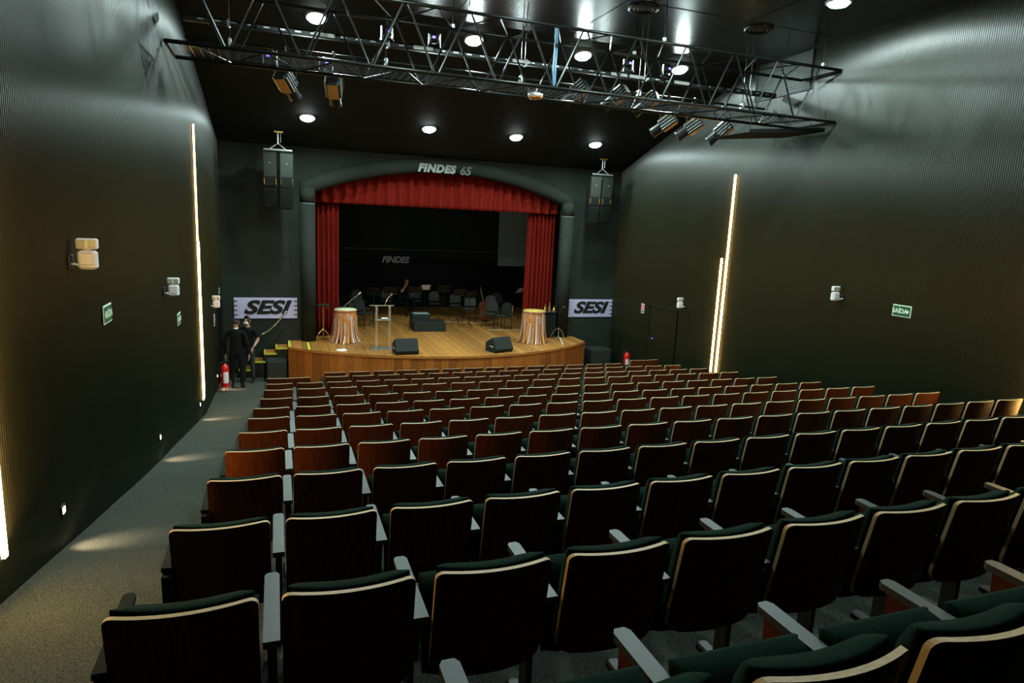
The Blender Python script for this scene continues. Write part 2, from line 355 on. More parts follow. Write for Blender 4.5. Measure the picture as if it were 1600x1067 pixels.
l = put('backdrop_lettering', text_mesh('FINDES', .33, .006, .28, .012), None, (4.42, HY-.10, -1.63+EYE), (math.radians(90), 0, 0)); l.data.materials.append(m_blueletter)
tag(l, 'dim slanted FINDES lettering on the stage back wall', 'lettering')

t = thing('added_stage_light', 'added dim lamp, unseen behind the valance, brightening the stage interior', 'lamp', (5.6, 22.3, 6.4))  # unseen lamp, added to lift the dark stage interior
b = MB(); b.bbox((0, 0, -.05), (.5, .16, .09), .02); b.build('housing', m_steel, t)
b = MB(); b.box((0, 0, -.10), (.44, .12, .012)); b.build('lens', m_lamp_added, t)
a = D.lights.new('added_stage_beam', 'AREA'); a.shape = 'RECTANGLE'; a.size = .44; a.size_y = .12; a.energy = 16; a.color = (.7, .95, 1.0)
o = D.objects.new('added_stage_beam', a); COL.objects.link(o); o.parent = t; o.location = (0, 0, -.115)

# curtains
def drape(name, x0, x1, y, ztop, zbot, folds, amp, label, cat, flare=0.0):
    root = thing(name, label, cat, ((x0+x1)/2, y, zbot if not callable(zbot) else STG))
    oz = root.location.z; n = folds*8; vs = []; fs = []; R = 10
    rnd = random.Random(name+str(x0)); ph = [rnd.uniform(.7, 1.3) for _ in range(folds+2)]
    for i in range(n+1):
        u = i/n; x = x0+(x1-x0)*u; k = u*folds; a = amp*(ph[int(k)]*(1-(k % 1))+ph[int(k)+1]*(k % 1))
        zt = ztop(x) if callable(ztop) else ztop
        for j in range(R+1):
            v = j/R; z = zt+(zbot-zt)*v
            yy = y + a*(.75+.25*v)*math.sin(2*math.pi*k + .5*math.sin(3*v+k)); xx = x + flare*v*v*(1-u if flare < 0 else u)
            vs.append((xx-root.location.x, yy-root.location.y, z-oz))
    for i in range(n):
        for j in range(R): fs.append((i*(R+1)+j, i*(R+1)+j+1, (i+1)*(R+1)+j+1, (i+1)*(R+1)+j))
    b = MB(); b.add(vs, fs); o = b.build('pleated_cloth', m_red, root, smooth=True)
    s = o.modifiers.new('thick', 'SOLIDIFY'); s.thickness = .012
    return root
drape('stage_curtain', 1.03, 1.70, 19.72, .52+EYE, STG+.02, 5, .085, 'red velvet curtain hanging at the left of the stage opening', 'curtain')
drape('stage_curtain', 7.50, 8.42, 19.72, .52+EYE, STG+.02, 7, .085, 'red velvet curtain hanging at the right of the stage opening', 'curtain', -.06)
drape('curtain_valance', 1.02, 8.42, 19.51, lambda x: ZA(x)+.02, .34+EYE, 24, .065, 'red pleated valance across the top of the stage opening', 'valance')

# front banners
def banner(cx, side):
    t = thing('wall_banner', 'lavender banner reading SESI on the front wall %s of the stage' % side, 'banner', (cx, YF-.005, 1.53))
    W_, H_ = 1.62, .57
    b = MB(); b.box((0, -.010, H_/2), (W_, .016, H_)); b.build('panel', m_lav, t)
    me = text_mesh('SESI', .50, .004, .30, .020, space=.98); me.materials.append(m_letter)
    o = put('lettering', me, t, (-.01, -.024, H_/2+.005), (math.radians(90), 0, 0)); o.scale = (1.38, 1, 1)
    for k in range(4):
        for s in (-1, 1):
            b = MB(); b.box((s*(W_/2-.04), -.021, .10+.125*k), (.085, .008, .026)); b.build('edge_bar', m_letter, t)
banner(-.29, 'left'); banner(9.53, 'right')

# steps at the left of the stage
st = thing('stage_steps', 'black steps with lime edged wooden treads at the left of the stage', 'steps', (-.25, 18.55, 0))
for k, (xa, xb, z) in enumerate(((-1.00, -.62, .22), (-.66, -.32, .44), (-.36, -.04, .66), (-.06, .25, .80))):
    b = MB(); b.box(((xa+xb)/2+.25, .27, z/2-.02), (xb-xa, .56, z-.04)); b.build('riser', m_side, st)
    b = MB(); b.box(((xa+xb)/2+.25, .26, z-.02), (xb-xa, .58, .04)); tr = b.build('tread', m_floorwood, st)
    b = MB(); b.box((xa+.25+.012, .26, z+.003), (.025, .58, .006)); b.box(((xa+xb)/2+.25, -.02, z+.003), (xb-xa, .025, .006)); b.box(((xa+xb)/2+.25, -.034, z-.018), (xb-xa, .006, .025)); b.build('edge_tape', m_yellow, tr)
hr = thing('handrail', 'curved chrome handrail above the steps left of the stage', 'handrail', (-.06, 19.0, 1.0))
pts = []
for i in range(13):
    u = i/12; pts.append((-.40+.70*u, -.06 + .0*u, .10+.66*u**1.55))
b = MB(); b.tube(pts, .022, 8); b.build('rail', m_chrome, hr, smooth=True)
for i in (3, 9):
    b = MB(); b.tube([pts[i], (pts[i][0], .10, pts[i][2]-.05)], .010, 6); b.build('bracket', m_chrome, hr)

# ------------------------------------------------------------------ loudspeakers
def subwoofer(loc, rz, label, d=(.62, .62, .56)):
    t = thing('subwoofer', label, 'speaker', loc, rz)
    b = MB(); b.bbox((0, 0, d[2]/2+.02), d, .02); b.build('cabinet', m_box, t)
    b = MB(); b.bbox((0, -d[1]/2-.008, d[2]/2+.02), (d[0]*.9, .02, d[2]*.86), .006); b.build('grille', m_grille, t)
    for s in (-1, 1):
        b = MB(); b.bbox((s*(d[0]/2+.004), 0, d[2]*.6), (.012, .16, .06), .004); b.build('handle', m_steel, t)
    for sx in (-1, 1):
        for sy in (-1, 1):
            b = MB(); b.lathe([(.02, 0), (.025, .02)], 8); b.v = [(p[0]+sx*d[0]*.4, p[1]+sy*d[1]*.4, p[2]) for p in b.v]; b.build('foot', m_steel, t)
subwoofer((-.04, 18.24, 0), .0, 'black subwoofer cabinet on the floor left of the stage', (.50, .48, .54))
subwoofer((9.66, 18.60, 0), -.05, 'black subwoofer cabinet on the floor right of the stage', (.70, .62, .58))
def hung_cluster(x, y, z, tz, label):
    t = thing('hanging_speaker_cluster', label, 'speaker', (x, y, z))
    SQ = Matrix.Diagonal((.74, .74, .86, 1))
    for s in (-1, 1):
        T = SQ @ Matrix.Translation((s*.245, 0, 0)) @ Matrix.Rotation(s*.16, 4, 'Z') @ Matrix.Rotation(.10, 4, 'X')
        b = MB(); b.prism([(-.22, -.2), (.22, -.2), (.17, .22), (-.17, .22)], .98, 'z', T=T, o=-.98); c = b.build('cabinet', m_box, t)
        b = MB(); b.box((0, -.205, -.36), (.40, .012, .66), T=T); b.build('grille', m_grille, c)
        b = MB(); b.box((0, -.207, -.83), (.40, .012, .22), T=T); b.build('horn_mouth', m_black, c)
        for q in (-1, 1):
            b = MB(); b.bbox((q*.19, -.222, -.83), (.022, .03, .17), .006, T=T); b.build('horn_edge', m_brass, c)
        b = MB(); b.lathe([(.012, 0), (.012, .008)], 10, T=T @ Matrix.Translation((0, -.212, -.30)) @ Matrix.Rotation(math.pi/2, 4, 'X')); b.build('badge', m_white, c)
    for s in (-1, 1):
        T = SQ @ Matrix.Translation((s*.235, .05, -1.0)) @ Matrix.Rotation(s*.16, 4, 'Z') @ Matrix.Rotation(.24, 4, 'X')
        b = MB(); b.prism([(-.22, -.2), (.22, -.2), (.17, .22), (-.17, .22)], .62, 'z', T=T, o=-.62); c = b.build('lower_cabinet', m_black, t)  # blacker than the upper pair: the shade down here is in the colour
        b = MB(); b.box((0, -.205, -.3), (.40, .012, .52), T=T); b.build('lower_grille', m_black, c)
    b = MB(); b.tube([(-.34, -.10, .05), (.34, -.10, .05)], .026, 8); b.build('rigging_bar', m_alu, t)
    for s in (-1, 1):
        b = MB(); b.tube([(s*.20, -.12, .06), (0, -.05, .22)], .012, 6); b.build('sling', m_alu, t)
    h = tz - z
    b = MB(); b.tube([(0, -.05, .20), (0, -.05, h-.02)], .022, 8); b.tube([(.07, -.05, .24), (.07, -.05, h-.02)], .008, 6); b.build('drop_pole', m_alu, t)
    b = MB(); b.bbox((.02, -.05, h-.02), (.24, .10, .05), .01); b.build('ceiling_clamp', m_brass, t)
hung_cluster(.08, 18.3, 1.50+EYE, ceil_z(18.25)-.005, 'pair of black loudspeakers hung above the left banner')
hung_cluster(9.22, 18.3, 1.50+EYE, ceil_z(18.25)-.005, 'pair of black loudspeakers hung above the right banner')

# ------------------------------------------------------------------ things on the stage
def monitor(loc, rz, label, tilt=True):
    t = thing('floor_monitor', label, 'speaker', loc, rz)
    b = MB(); b.prism([(-.24, 0), (.20, 0), (.25, .10), (.06, .40), (-.24, .24)], .60, 'x', o=-.30); b.build('cabinet', m_box, t)
    T = Matrix.Translation((0, -.09, .325)) @ Matrix.Rotation(math.atan2(.16, .30), 4, 'X')
    b = MB(); b.bbox((0, 0, .006), (.54, .30, .016), .005, T=T); b.build('grille', m_grille, t)
    b = MB(); b.bbox((0, -.243, .12), (.50, .012, .18), .004); b.build('rear_plate', m_side, t)
    for s in (-1, 1):
        b = MB(); b.tube([(s*.303, .10, .14), (s*.325, .06, .17), (s*.325, -.03, .17), (s*.303, -.07, .14)], .012, 6); b.build('carry_handle', m_alu, t)
monitor((3.17, 16.98, STG), math.pi+.05, 'black wedge monitor at the stage edge beside the lectern')
monitor((5.78, 16.98, STG), math.pi+.35, 'black wedge monitor at the stage edge near the right drum')
def drum(loc, r, h, label, headmat, seed):
    rr = random.Random(seed)
    t = thing('fabric_skirted_drum', label, 'drum', loc)
    b = MB(); b.lathe([(r*.86, 0.02), (r*.98, h*.3), (r, h*.7), (r*.95, h-.03), (r*.95, h-.015)], 28); b.build('shell', m_cloth, t, smooth=True)
    b = MB(); b.lathe([(r*.955, h-.02), (r*.99, h-.012), (r*.97, h+.004), (r*.2, h+.008)], 28); b.build('drum_head', headmat, t, smooth=True)
    b = MB(); b.tube([(r*math.cos(q*math.pi/14), r*math.sin(q*math.pi/14), h-.03) for q in range(29)], .014, 6, cap=False); b.build('hoop', m_cloth, t)
    for k in range(56):
        q = 2*math.pi*(k+rr.uniform(-.3, .3))/56; w_ = rr.uniform(.022, .04); z0 = h*rr.uniform(.50, .93)
        b = MB(); vs = []; fs = []; lean = rr.uniform(-.25, .25); fl = rr.uniform(.02, .17)
        for j in range(6):
            v = j/5; rad = r*1.02+.012+fl*v**2.6; a = q+lean*v*v*.5; z = max(z0*(1-v), .012+.01*rr.random())
            for s in (-1, 1): vs.append(((rad+.004*(k % 3))*math.cos(a+s*w_/r*.5), (rad+.004*(k % 3))*math.sin(a+s*w_/r*.5), z))
        for j in range(5): fs.append((2*j, 2*j+1, 2*j+3, 2*j+2))
        b.add(vs, fs); o = b.build('ribbon', m_ribbon[k % 5], t)
        s = o.modifiers.new('thick', 'SOLIDIFY'); s.thickness = .004
m_cloth = tex(mat('patterned_orange_cloth', (.5, .25, .08), .9), 'n', (.56, .20, .03), (.50, .36, .34), 9, detail=2, lo=.45, hi=.62)
m_ribbon = [mat('ribbon_%s' % n_, c_, .8) for n_, c_ in (('orange', (.60, .26, .05)), ('cream', (.66, .56, .44)), ('mauve', (.40, .28, .32)), ('tan', (.52, .27, .09)), ('rust', (.55, .19, .04)))]
m_head1 = mat('pale_drum_skin', (.55, .55, .36), .6)
m_head2 = tex(mat('painted_drum_skin', (.5, .45, .1), .6), 'n', (.42, .44, .08), (.60, .30, .05), 7, detail=2)
drum((1.80, 18.80, STG), .30, .93, 'drum with pale skin and orange ribbon skirt, left on the stage', m_head1, 1)
drum((7.25, 18.20, STG), .33, .97, 'drum with painted yellow skin and orange ribbon skirt, right on the stage', m_head2, 2)
# lectern
t = thing('acrylic_lectern', 'clear acrylic lectern with two posts and gooseneck microphone', 'lectern', (2.67, 17.64, STG))
b = MB(); b.bbox((0, 0, .012), (.66, .42, .024), .008); b.build('base_plate', m_acryl, t)
for s in (-1, 1):
    b = MB(); b.bbox((s*.175, 0, .59), (.055, .08, 1.14), .008); b.build('post', m_acryl, t)
b = MB(); b.bbox((0, 0, 1.17), (.62, .42, .022), .006, T=Matrix.Rotation(-.12, 4, 'X') @ Matrix.Translation((0, .13, 0))); b.build('desk_top', m_acryl, t)
b = MB(); b.bbox((0, 0, .80), (.36, .26, .015), .005); sh = b.build('shelf', m_acryl, t)
b = MB(); b.bbox((.03, -.05, .835), (.18, .10, .05), .008); b.build('shelf_device', m_alu, sh)
b = MB(); b.tube([(.06, .05, 1.16), (.08, .06, 1.26), (.14, .05, 1.38), (.21, .03, 1.46)], .008, 6); g = b.build('gooseneck', m_chrome, t)
b = MB(); b.tube([(.205, .031, 1.455), (.225, .025, 1.475), (.245, .02, 1.495)], [.012, .02, .016], 8); b.build('microphone_head', m_alu, g)
# conductor boxes
t = thing('podium_box', 'low black conductor box on the stage floor', 'box', (4.56, 20.65, STG))
b = MB(); b.bbox((0, 0, .145), (1.02, .75, .29), .012); b.build('body', m_box, t)
b = MB(); b.box((0, 0, .292), (.98, .71, .006)); b.build('carpet_top', m_side, t)
t = thing('podium_box', 'smaller black box stacked at the back of the low conductor box', 'box', (4.45, 21.35, STG))
b = MB(); b.bbox((0, 0, .22), (.60, .50, .44), .012); b.build('body', m_box, t)
b = MB(); b.box((.02, 0, .443), (.52, .42, .006)); b.build('paper_top', mat('grey_paper', (.25, .28, .30), .6), t)
# stage chairs
def chair_proto():
    ms = {}
    b = MB(); b.bbox((0, 0, .455), (.44, .42, .06), .025); ms['seat'] = (b.mesh('seat', m_side), )
    b = MB(); P = []
    for i in range(13):
        q = math.pi*i/12; P.append((.20*math.cos(q), .72+.16*math.sin(q)))
    P += [(-.20, .52), (.20, .52)]
    b.prism(P, .035, 'y', T=Matrix.Translation((0, -.20, 0)) @ Matrix.Rotation(0.12, 4, 'X') @ Matrix.Translation((0, .06, 0)), o=0); ms['backrest'] = (b.mesh('backrest', m_side), )
    for k, (sx, sy) in enumerate(((-1, -1), (1, -1), (-1, 1), (1, 1))):
        b = MB(); b.tube([(sx*.19, sy*.17, .44), (sx*.22, sy*.22, 0)], .011, 6); ms['leg%d' % k] = (b.mesh('leg', m_steel), )
    b = MB()
    b.tube([(-.20, -.21, .44), (-.20, -.25, .62), (-.19, -.27, .80)], .011, 6); b.tube([(.20, -.21, .44), (.20, -.25, .62), (.19, -.27, .80)], .011, 6)
    ms['back_frame'] = (b.mesh('back_frame', m_chrome), )
    return ms
CH = chair_proto()
def stage_chair(x, y, rz, label):
    t = thing('stage_chair', label, 'chair', (x, y, STG), rz, 'black chairs set out on the stage')
    for k, (me,) in CH.items(): put(me.name.split('.')[0], me, t)
for x, y, rz, lb in ((6.80, 21.10, 2.5, 'black round-backed stage chair beside the two right music stands'), (7.10, 20.60, 2.2, 'black round-backed stage chair nearest the right curtain and drum'),
                     (2.66, 22.40, -2.6, 'black stage chair behind the left drum, farther of two'), (2.62, 21.25, -2.5, 'black stage chair directly behind the left drum'),
                     (3.85, 24.55, 3.0, 'black stage chair behind the lectern, near the seated person'), (5.50, 23.80, 3.1, 'black stage chair behind the conductor boxes'),
                     (6.15, 23.30, 2.9, 'black stage chair rear right of the conductor boxes'), (6.45, 22.40, 2.8, 'black stage chair behind the cream tape line'),
                     (2.80, 24.20, -2.8, 'black stage chair at the left rear of the stage'), (7.25, 22.65, 2.6, 'black stage chair with the brown instrument leaning on it'),
                     (4.45, 24.05, 3.1, 'black stage chair that the seated person uses'), (2.0, 22.9, -2.4, 'black stage chair half behind the left curtain'),
                     (4.95, 24.6, 3.1, 'black stage chair at the back wall behind the conductor boxes'), (7.75, 23.6, 2.4, 'black stage chair at the right rear of the stage')):
    stage_chair(x, y, rz, lb)
def music_stand(x, y, rz, label, h=1.05, paper=False):
    t = thing('music_stand', label, 'music stand', (x, y, STG), rz, 'music stands on the stage')
    b = MB(); b.tube([(0, 0, .06), (0, 0, h)], .011, 6); b.build('pole', m_steel, t)
    for k in range(3):
        q = 2*math.pi*k/3+.3; b = MB(); b.tube([(0, 0, .20), (.26*math.cos(q), .26*math.sin(q), .012)], .009, 6); b.build('leg', m_steel, t)
    b = MB(); b.bbox((0, 0, .13), (.46, .014, .30), .004, T=Matrix.Translation((0, 0, h-.02)) @ Matrix.Rotation(.75, 4, 'X')); dk = b.build('desk', m_steel, t)
    b = MB(); b.bbox((0, -.02, -.01), (.46, .05, .012), .003, T=Matrix.Translation((0, 0, h-.02)) @ Matrix.Rotation(.75, 4, 'X')); b.build('ledge', m_steel, dk)
    b = MB(); b.bbox((0, 0, h-.03), (.03, .04, .05), .006); b.build('tilt_clamp', m_chrome, t)
    if paper:
        b = MB(); b.box((0, -.012, .13), (.30, .004, .24), T=Matrix.Translation((0, 0, h-.02)) @ Matrix.Rotation(.75, 4, 'X')); b.build('sheet', m_white, t)
for x, y, rz, lb, p in ((5.82, 21.66, .2, 'black music stand right of the conductor boxes', False), (6.02, 20.97, .4, 'black music stand nearest the front, beside the right chairs', False),
                     (5.59, 22.83, 0, 'black music stand behind the conductor boxes', False), (3.0, 21.8, -.5, 'black music stand between left drum and lectern', False),
                     (3.59, 22.04, -.3, 'black music stand behind the lectern', False), (8.30, 22.5, .5, 'black music stand with white sheet at the right curtain', True),
                     (4.41, 22.1, 0, 'black music stand directly behind the stacked boxes', False), (5.0, 23.2, 0, 'black music stand in front of the rear chairs, with a sheet', True)):
    music_stand(x, y, rz, lb, 1.05, p)
# brown string instrument leaning on a chair
t = thing('string_instrument', 'brown string instrument leaning against a chair at stage right', 'instrument', (7.05, 22.28, STG), .6)
T = Matrix.Rotation(-.32, 4, 'X')
P = [(.0, .02), (.17, .05), (.22, .20), (.17, .34), (.13, .42), (.16, .52), (.15, .64), (.06, .72)]
P = P + [(-a, c) for a, c in reversed(P[1:])]
b = MB(); b.prism(P, .10, 'y', T=T, o=-.05); b.build('body', m_brown, t)
b = MB(); b.bbox((0, -.06, .92), (.04, .03, .50), .008, T=T); b.build('neck', m_brown, t)
b = MB(); b.tube([(0, -.06, 1.16), (0, -.08, 1.22), (0, -.04, 1.25)], .02, 8, T=T); b.build('scroll', m_brown, t)
# percussion stand left, hardware right
t = thing('percussion_stand', 'tripod stand with flat black top beside the left drum', 'stand', (1.21, 19.0, STG))
b = MB(); b.tube([(0, 0, .15), (0, 0, .98)], .012, 8); b.build('pole', m_brass, t)
for k in range(3):
    q = 2*math.pi*k/3-.6; b = MB(); b.tube([(0, 0, .34), (.14*math.cos(q), .14*math.sin(q), .22), (.22*math.cos(q), .22*math.sin(q), .012)], .011, 6); b.build('leg', m_brass, t)
b = MB(); b.lathe([(.17, 1.0), (.18, 1.01), (.18, 1.03), (.02, 1.04)], 18); b.build('flat_top', m_side, t)
b = MB(); b.bbox((.10, -.05, .95), (.06, .04, .06), .01); b.build('clamp', m_chrome, t)
t = thing('percussion_table', 'small black table with brass bells behind the right drum', 'table', (8.02, 18.98, STG))
b = MB(); b.bbox((0, 0, .82), (.50, .34, .03), .008); b.build('top', m_side, t)
b = MB(); b.box((0, .0, .42), (.46, .30, .76)); b.build('black_skirt', m_black, t)
for i, (dx, dy, h) in enumerate(((-.12, -.05, .22), (.05, .0, .28), (.18, -.06, .18))):
    b = MB(); b.lathe([(.05, 0), (.045, .06), (.02, h*.6), (.012, h)], 12); o = b.build('hand_bell', m_brass, loc=(8.02+dx, 18.98+dy, STG+.836)); tag(o, ('left', 'tallest middle', 'smallest right')[i]+' brass hand bell on the table behind the right drum', 'bell')
t = thing('cymbal_stand', 'chrome tripod stand with thin boom right of the right drum', 'stand', (8.25, 18.62, STG))
b = MB(); b.tube([(0, 0, .10), (0, 0, .62), (.05, .05, .86), (.18, .05, 1.02)], .008, 6); b.build('boom', m_steel, t)
for k in range(3):
    q = 2*math.pi*k/3+.2; b = MB(); b.tube([(0, 0, .36), (.14*math.cos(q), .14*math.sin(q), .26), (.26*math.cos(q), .26*math.sin(q), .012)], .011, 6); b.build('leg', m_chrome, t)
b = MB(); b.lathe([(.012, 0), (.02, .02), (.012, .05)], 8); b.v = [(p[0]+.18, p[1]+.05, p[2]+1.0) for p in b.v]; b.build('boom_tip', m_chrome, t)
t = thing('microphone_stand', 'microphone on a short boom stand behind the left drum', 'stand', (2.05, 19.9, STG))
b = MB(); b.tube([(0, 0, .02), (0, 0, .80), (-.05, -.05, .98)], .010, 6); b.tube([(-.20, -.05, .86), (.22, -.05, 1.22)], .010, 6); b.build('boom', m_chrome, t)
b = MB(); b.lathe([(.13, 0), (.13, .015), (.02, .03)], 14); b.build('round_base', m_steel, t)
b = MB(); b.tube([(.21, -.05, 1.21), (.25, -.05, 1.245), (.29, -.05, 1.28)], [.016, .028, .02], 8); b.build('microphone', m_alu, t)

# ------------------------------------------------------------------ ceiling downlights
LX = [.76, 3.75, 6.13, 8.50]
def downlight(x, y, label, group, power=1.0):
    z = ceil_z(y); nrm = Vector((0, 0, -1)) if y < YC else Vector((0, -.3115, -1)).normalized()
    t = D.objects.new('ceiling_downlight', None); COL.objects.link(t); t.location = (x, y, z); t.rotation_euler = aim(nrm); tag(t, label, 'lamp', group)
    b = MB(); b.lathe([(.20, -.001), (.20, -.022), (.165, -.026), (.16, -.012)], 24, cap=False); b.build('trim_ring', m_ring, t, smooth=True)
    b = MB(); b.lathe([(.162, -.004), (.160, -.030), (.135, -.058), (.08, -.072), (.02, -.076)], 24); b.build('glass', m_lamp, t)  # dome shaped deep to fill out the lamp's bloom and glow on the ceiling
    a = D.lights.new('downlight_beam', 'AREA'); a.shape = 'DISK'; a.size = .24; a.energy = DOWN_W*power; a.color = COOL; a.spread = math.pi
    o = D.objects.new('downlight_beam', a); COL.objects.link(o); o.parent = t; o.location = (0, 0, -.085)
WORDS = ['leftmost', 'second from left', 'third from left', 'rightmost']
for k, x in enumerate(LX): downlight(x, 17.36, WORDS[k]+' round downlight in the ceiling row before the stage', 'downlights above the stage front')
for k, x in enumerate(LX): downlight(x, 13.38, WORDS[k]+' round downlight seen behind the truss', 'downlights behind the truss')
for k, x in enumerate(LX): downlight(x, 8.95, WORDS[k]+' round downlight in the flat ceiling in front of the truss', 'downlights in the flat ceiling')
for k, x in enumerate(LX): downlight(x, 4.60, WORDS[k]+' round downlight in the flat ceiling nearest the viewer', 'downlights in the flat ceiling', .18)
for x, y, lb in ((5.94, 10.62, 'round black air diffuser in the ceiling beside the truss middle'), (8.37, 10.66, 'round black air diffuser in the ceiling near the right wall')):
    t = thing('ceiling_diffuser', lb, 'vent', (x, y, CEIL))
    for r in (.26, .19, .12):
        b = MB(); b.lathe([(r, -.004), (r, -.03), (r-.035, -.045), (r-.05, -.01)], 24, cap=False); b.build('ring', m_steel, t, smooth=True)
    b = MB(); b.lathe([(.06, -.004), (.06, -.035), (.01, -.04)], 16); b.build('centre_cone', m_steel, t)
# ceiling board joints
for k in range(1, 5):
    b = MB(); b.box((XL(5)+k*2.4+.15, 4.4, CEIL-.0015), (.012, 16.8, .003)); struct(b.build('trim_%d' % (10+k), m_black))
for k in range(4):
    b = MB(); b.box((4.0, 1.4+k*3.0, CEIL-.0015), (11.7, .012, .003)); struct(b.build('trim_%d' % (20+k), m_black))

# ------------------------------------------------------------------ wall light lines
def light_line(xw, sgn, y, zb, zt1, zt2, dy, label, lm=None):
    t = thing('wall_light_line', label, 'lamp', (xw, y, zb))
    for yy, zt in ((0, zt1), (dy, zt2)):
        b = MB(); b.box((sgn*.012, yy, (zt-zb)/2), (.022, .05, zt-zb+.03)); c = b.build('channel', m_side, t)
        b = MB(); b.box((sgn*.034, yy, (zt-zb)/2), (.030, .046, zt-zb)); b.build('led_tube', lm or m_strip, c)
light_line(XL(14.75), 1, 14.75, .46, 1.62+EYE, -.65+EYE, .16, 'warm vertical light line on the left wall beside the stage end of the aisle')
light_line(XL(5.05), 1, 5.05, 2.00, 5.7, 4.3, -.16, 'warm vertical light line at the near end of the left wall', m_strip_near)
light_line(XR(13.22), -1, 13.22, .98, 1.36+EYE, -.60+EYE, .20, 'warm vertical light line on the right wall beyond the seats')
light_line(XR(5.55), -1, 5.55, 2.00, 5.7, 4.3, .20, 'warm vertical light line at the near end of the right wall', m_strip_near)
# step lights
for i, (y, z) in enumerate(((6.265, 1.80), (10.343, 1.10), (14.345, .47), (17.35, .36))):
    xw = XL(y)
    t = thing('step_light', ('nearest', 'second', 'third', 'farthest')[i]+' small step light low on the left wall', 'lamp', (xw, y, z), 0, 'step lights along the left aisle')
    b = MB(); b.bbox((.012, 0, 0), (.022, .10, .10), .004); b.build('housing', m_steel, t)
    b = MB(); b.bbox((.024, 0, 0), (.008, .06, .055), .002); b.build('lens', m_step, t)
    a = D.lights.new('step_beam', 'SPOT'); a.energy = STEP_W*(9 if True else 1); a.color = (1.0, .70, .48); a.spot_size = math.radians(78); a.spot_blend = .9; a.shadow_soft_size = .02
    o = D.objects.new('step_beam', a); COL.objects.link(o); o.parent = t; o.location = (.05, 0, -.02); o.rotation_euler = aim((.55, .10, -.80))

# ------------------------------------------------------------------ lighting truss
TY0, TY1, TZ0, TZ1 = 10.30, 11.30, 2.17+EYE, 3.10+EYE
tr = thing('lighting_truss', 'long black box truss hung across the hall under the ceiling', 'truss', (4.4, 10.8, TZ0))
def tl(p): return (p[0]-4.4, p[1]-10.8, p[2]-TZ0)
X0T, X1T = -1.35, 10.04
for y in (TY0, TY1):
    for z in (TZ0, TZ1):
        b = MB(); b.tube([tl((X0T, y, z)), tl((X1T, y, z))], .028, 8); b.build('chord', m_truss, tr, smooth=True)
nodes = [-.577+.966*k for k in range(12)]; nodes = [x for x in nodes if x < X1T]
for y in (TY0, TY1):
    for k, x in enumerate(nodes):
        for s in (-1, 1):
            xt = x+s*.483
            if X0T < xt < X1T: b = MB(); b.tube([tl((x+s*.03, y, TZ0)), tl((xt-s*.03, y, TZ1))], .016, 6); b.build('brace', m_truss, tr)
for z in (TZ0, TZ1):
    for k, x in enumerate(nodes):
        o_ = 0 if z == TZ0 else .483
        for s in (-1, 1):
            xt = x+o_+s*.483; xs = x+o_
            if X0T < xt < X1T and xs < X1T: b = MB(); b.tube([tl((xs, TY1, z)), tl((xt, TY0, z))], .012, 6); b.build('brace', m_truss, tr)
for x in (X0T, X1T):
    for a, c in (((TY0, TZ0), (TY1, TZ0)), ((TY0, TZ1), (TY1, TZ1))):
        b = MB(); b.tube([tl((x, *a)), tl((x, *c))], .020, 6); b.build('end_frame', m_truss, tr)
b = MB()
for k in range(92): b.box(tl((-1.2+k*.12, 10.8, TZ0+.035)), (.012, .96, .006))
for k in range(9): b.box(tl((4.32, TY0+.1+k*.1, TZ0+.042)), (11.0, .012, .006))
tray = b.build('wire_mesh_tray', m_steel, tr)
for x in (-.8, 2.8, 6.2, 9.6):
    for y in (TY0, TY1):
        b = MB(); b.tube([tl((x, y, TZ1)), tl((x, y, CEIL-.002))], .010, 6); b.build('hanger', m_truss, tr)
        b = MB(); b.bbox(tl((x, y, TZ1+.05)), (.06, .05, .07), .01); b.build('hanger_clamp', m_alu, tr)
# dark sound panel hung under the right end
t = thing('hanging_tray', 'flat black tray hung under the right end of the truss', 'tray', (9.10, 11.0, 1.93+EYE))
T = Matrix.Rotation(-.10, 4, 'Y')
b = MB(); b.bbox((0, 0, 0), (1.75, 1.10, .035), .008, T=T); b.build('tray_plate', m_black, t)
for sy in (-1, 1):
    b = MB(); b.box((0, sy*.54, .03), (1.75, .02, .06), T=T); b.build('tray_rim', m_truss, t)
    for sx in (-1, 1):
        b = MB(); b.tube([(sx*.7, sy*.34, .02+.07*sx), (sx*.7, sy*.34, .23)], .008, 6); b.build('tray_hanger', m_truss, t)
# lighting bars behind the truss
def bar(name, y, z, label, race):
    t = thing(name, label, 'bar', (4.35, y, z))
    if race:
        b = MB(); b.bbox((0, 0, 0), (11.3, .11, .09), .01); b.build('raceway', m_steel, t)
        for k in range(46):
            b = MB(); b.bbox((-5.4+k*.24, -.057, .0), (.09, .008, .022), .002); b.build('outlet', m_alu, t)
        for x in (-3.55, -1.9, -.1, 1.9, 2.3, 3.3):
            b = MB(); b.bbox((x, -.065, .0), (.34, .02, .06), .004); b.build('connector_plate', m_white, t)
    else:
        b = MB(); b.tube([(-5.65, 0, 0), (5.65, 0, 0)], .024, 8); b.build('pipe', m_truss, t, smooth=True)
    for x in (-5, -2.5, 0, 2.5, 5):
        b = MB(); b.tube([(x, 0, .0), (x, 0, ceil_z(y)-z-.004)], .009, 6); b.build('hanger', m_truss, t)
        b = MB(); b.bbox((x, 0, 0), (.05, .13, .12), .01); b.build('clamp', m_alu, t)
bar('raceway_bar', 12.0, 2.90+EYE, 'black raceway with a row of outlets hung behind the truss', True)
bar('lighting_pipe', 12.2, 2.66+EYE, 'thin black pipe hung below the raceway behind the truss', False)
